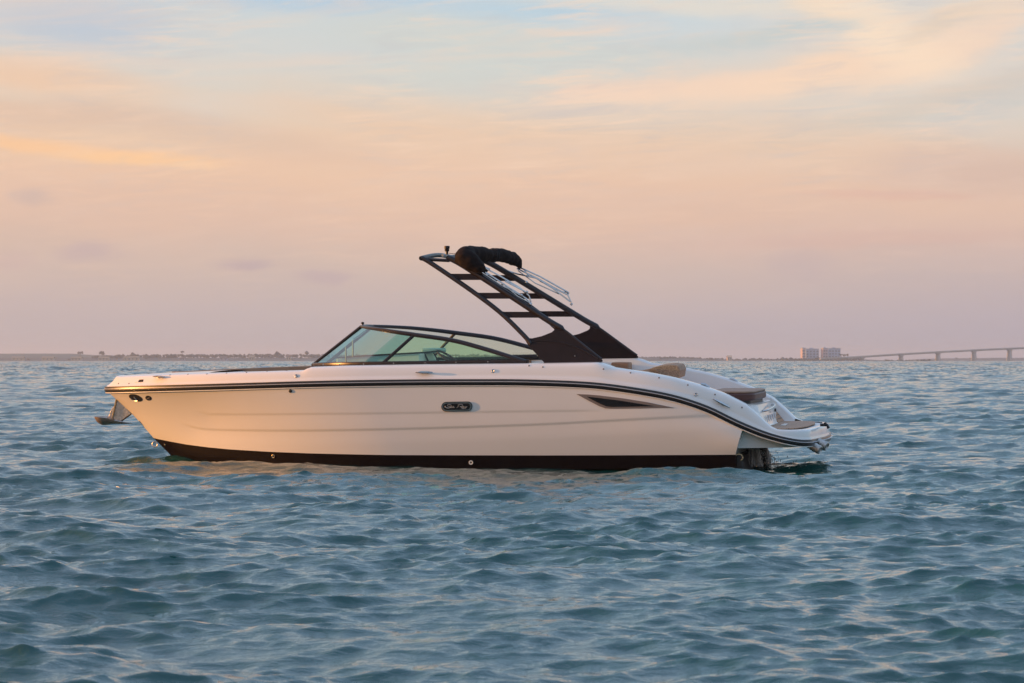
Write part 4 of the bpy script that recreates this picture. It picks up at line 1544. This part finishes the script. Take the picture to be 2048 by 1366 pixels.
house(35, 22, 713.5, SD - 25, 'leftmost small orange house at the water edge, under the flat bank', 'wall', 'sand')
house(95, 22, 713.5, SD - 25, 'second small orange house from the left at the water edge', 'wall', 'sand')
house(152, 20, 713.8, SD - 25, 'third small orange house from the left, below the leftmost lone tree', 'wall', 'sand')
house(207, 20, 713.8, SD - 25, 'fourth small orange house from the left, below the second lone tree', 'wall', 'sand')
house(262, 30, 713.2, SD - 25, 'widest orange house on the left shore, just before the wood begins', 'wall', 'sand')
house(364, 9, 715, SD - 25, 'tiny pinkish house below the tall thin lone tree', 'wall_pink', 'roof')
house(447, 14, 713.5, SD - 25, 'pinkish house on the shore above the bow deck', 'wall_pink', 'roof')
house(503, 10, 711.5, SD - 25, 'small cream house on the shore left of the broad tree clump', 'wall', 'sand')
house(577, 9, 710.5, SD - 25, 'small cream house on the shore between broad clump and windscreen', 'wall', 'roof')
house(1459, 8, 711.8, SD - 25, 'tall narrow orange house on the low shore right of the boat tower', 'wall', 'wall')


def block(px0, px1, top, d, label, mat, depth=18, floors=7):
    P0, P1 = FW(px0, top, d), FW(px1, top, d)
    w_ = P1.x - P0.x
    t_ = thing('apartment_tower', label, 'building', ((P0.x + P1.x) / 2, d, 0), 'pale apartment towers on the headland')
    h = P0.z
    MB().box((-w_ / 2, 0, 0), (w_ / 2, depth, h)).build('wall', M[mat], t_, smooth=False)
    MB().box((-w_ * .2, 4, h), (w_ * .1, 9, h + 1.2)).build('roof_plant', M['wall_white'], t_, smooth=False)
    MB().box((-w_ / 2 - .3, -.3, h), (w_ / 2 + .3, depth + .3, h + .35)).build('parapet', M['wall_white'], t_, smooth=False)
    nf = max(3, int(h / 3))
    for f_ in range(nf):
        z = 1.0 + (h - 1.5) * f_ / nf
        nw = max(2, int(w_ / 3))
        for k in range(nw):
            x = -w_ / 2 + w_ * (k + .5) / nw
            MB().box((x - .8, -.08, z), (x + .8, .05, z + 1.3)).build('window', M['pane'], t_, smooth=False)


block(1605, 1611, 696.5, SD + 140, 'narrow block painted pink as the sunlit left face of the first grey tower', 'wall_pink')  # sun on the grey tower's left side, painted pink as its own block
block(1612, 1638, 698.0, SD + 160, 'broad pale grey apartment tower between two faces painted sunlit pink', 'wall_white')
block(1646, 1656, 696.5, SD + 150, 'block painted pink as the sunlit left face of the right grey tower', 'wall_pink')  # pink stands for sunlight on the left side of the next block
block(1657, 1681, 697.0, SD + 170, 'broad pale grey apartment tower at the right end of the group', 'wall_white')

# ------------------------------------------------------------------ bridge
BD = 2430.0
bridge = thing('bridge', 'long concrete road bridge rising to the right on pale piers above the water', 'bridge', FW(1900, 722, BD))
b0 = Vector(bridge.location)
deck_px = [(1640, 716.8), (1700, 714.2), (1724, 712.9), (1802, 707.8), (1876, 703.6), (1948, 699.8), (2019, 696.6), (2100, 693), (2200, 689.6), (2350, 686), (2600, 686.5), (2900, 695), (3200, 708), (3400, 716)]
for nm, dz0, dz1, hw_ in (('deck', 0, -.45, 6.0), ('girder', -.45, -1.25, 4.0)):
    rws = []
    for a, b in deck_px:
        P = FW(a, b, BD) - b0
        rws.append([Vector((P.x, -hw_, P.z + dz0)), Vector((P.x, hw_, P.z + dz0)), Vector((P.x, hw_, P.z + dz1)), Vector((P.x, -hw_, P.z + dz1))])
    g = MB().grid(rws, close_v=True)
    g.add([rws[0][k] for k in range(4)], [(0, 1, 2, 3)])
    g.build(nm, M['concrete'], bridge, smooth=False)
for sg in (-1, 1):
    rws = []
    for a, b in deck_px:
        P = FW(a, b, BD) - b0
        rws.append([Vector((P.x, sg * 5.8, P.z)), Vector((P.x, sg * 6.0, P.z)), Vector((P.x, sg * 6.0, P.z + .55)), Vector((P.x, sg * 5.8, P.z + .55))])
    MB().grid(rws, close_v=True).build('parapet', M['concrete'], bridge, smooth=False)
pier_x = [1724.5, 1802, 1876, 1948, 2019, 2090, 2161, 2232, 2303, 2374, 2445, 2516]
for a in pier_x:
    yy = None
    for (x0, y0), (x1, y1) in zip(deck_px, deck_px[1:]):
        if x0 <= a <= x1:
            yy = y0 + (y1 - y0) * (a - x0) / (x1 - x0)
    P = FW(a, yy, BD) - b0
    zt_ = P.z - 1.25
    zw = -b0.z - 1.5
    pier = MB().prism([(P.x - 2.3, -5, zt_ - .0), (P.x + 2.3, -5, zt_ - .0), (P.x + 1.8, -5, zt_ - .8), (P.x - 1.8, -5, zt_ - .8)], (0, 10, 0)).build('pier', M['concrete'], bridge, smooth=False)
    for vv in (-3.4, 3.4):
        k = .5 if vv < 0 else -.5
        MB().prism([(P.x - 1.1 + k * .4, vv - .9, zt_ - .8), (P.x + 1.1 + k * .4, vv - .9, zt_ - .8), (P.x + 1.2 + k * 2, vv - .9, zw), (P.x - 1.2 + k * 2, vv - .9, zw)], (0, 1.8, 0)).build('column', M['concrete'], pier, smooth=False)
for k, (a, hh) in enumerate(((1752, 3.4),)):
    pass

# ------------------------------------------------------------------ air
hz = MB().box((-9500, -900, -3.0), (9500, 9600, 34.0)).build('haze', None, None, smooth=False, kind='stuff')
hz.data.materials.clear()
hm = bpy.data.materials.new('haze')
hm.use_nodes = True
t = NT(hm.node_tree)
t.n.clear()
pv = t.new('ShaderNodeVolumePrincipled')
pv.inputs['Color'].default_value = (.76, .85, .97, 1)
pv.inputs['Density'].default_value = 0.00020
pv.inputs['Anisotropy'].default_value = 0.2
o = t.new('ShaderNodeOutputMaterial')
t.l.new(pv.outputs[0], o.inputs['Volume'])
hz.data.materials.append(hm)
hz['label'] = 'thin mauve evening haze over the water'
hz['category'] = 'haze'
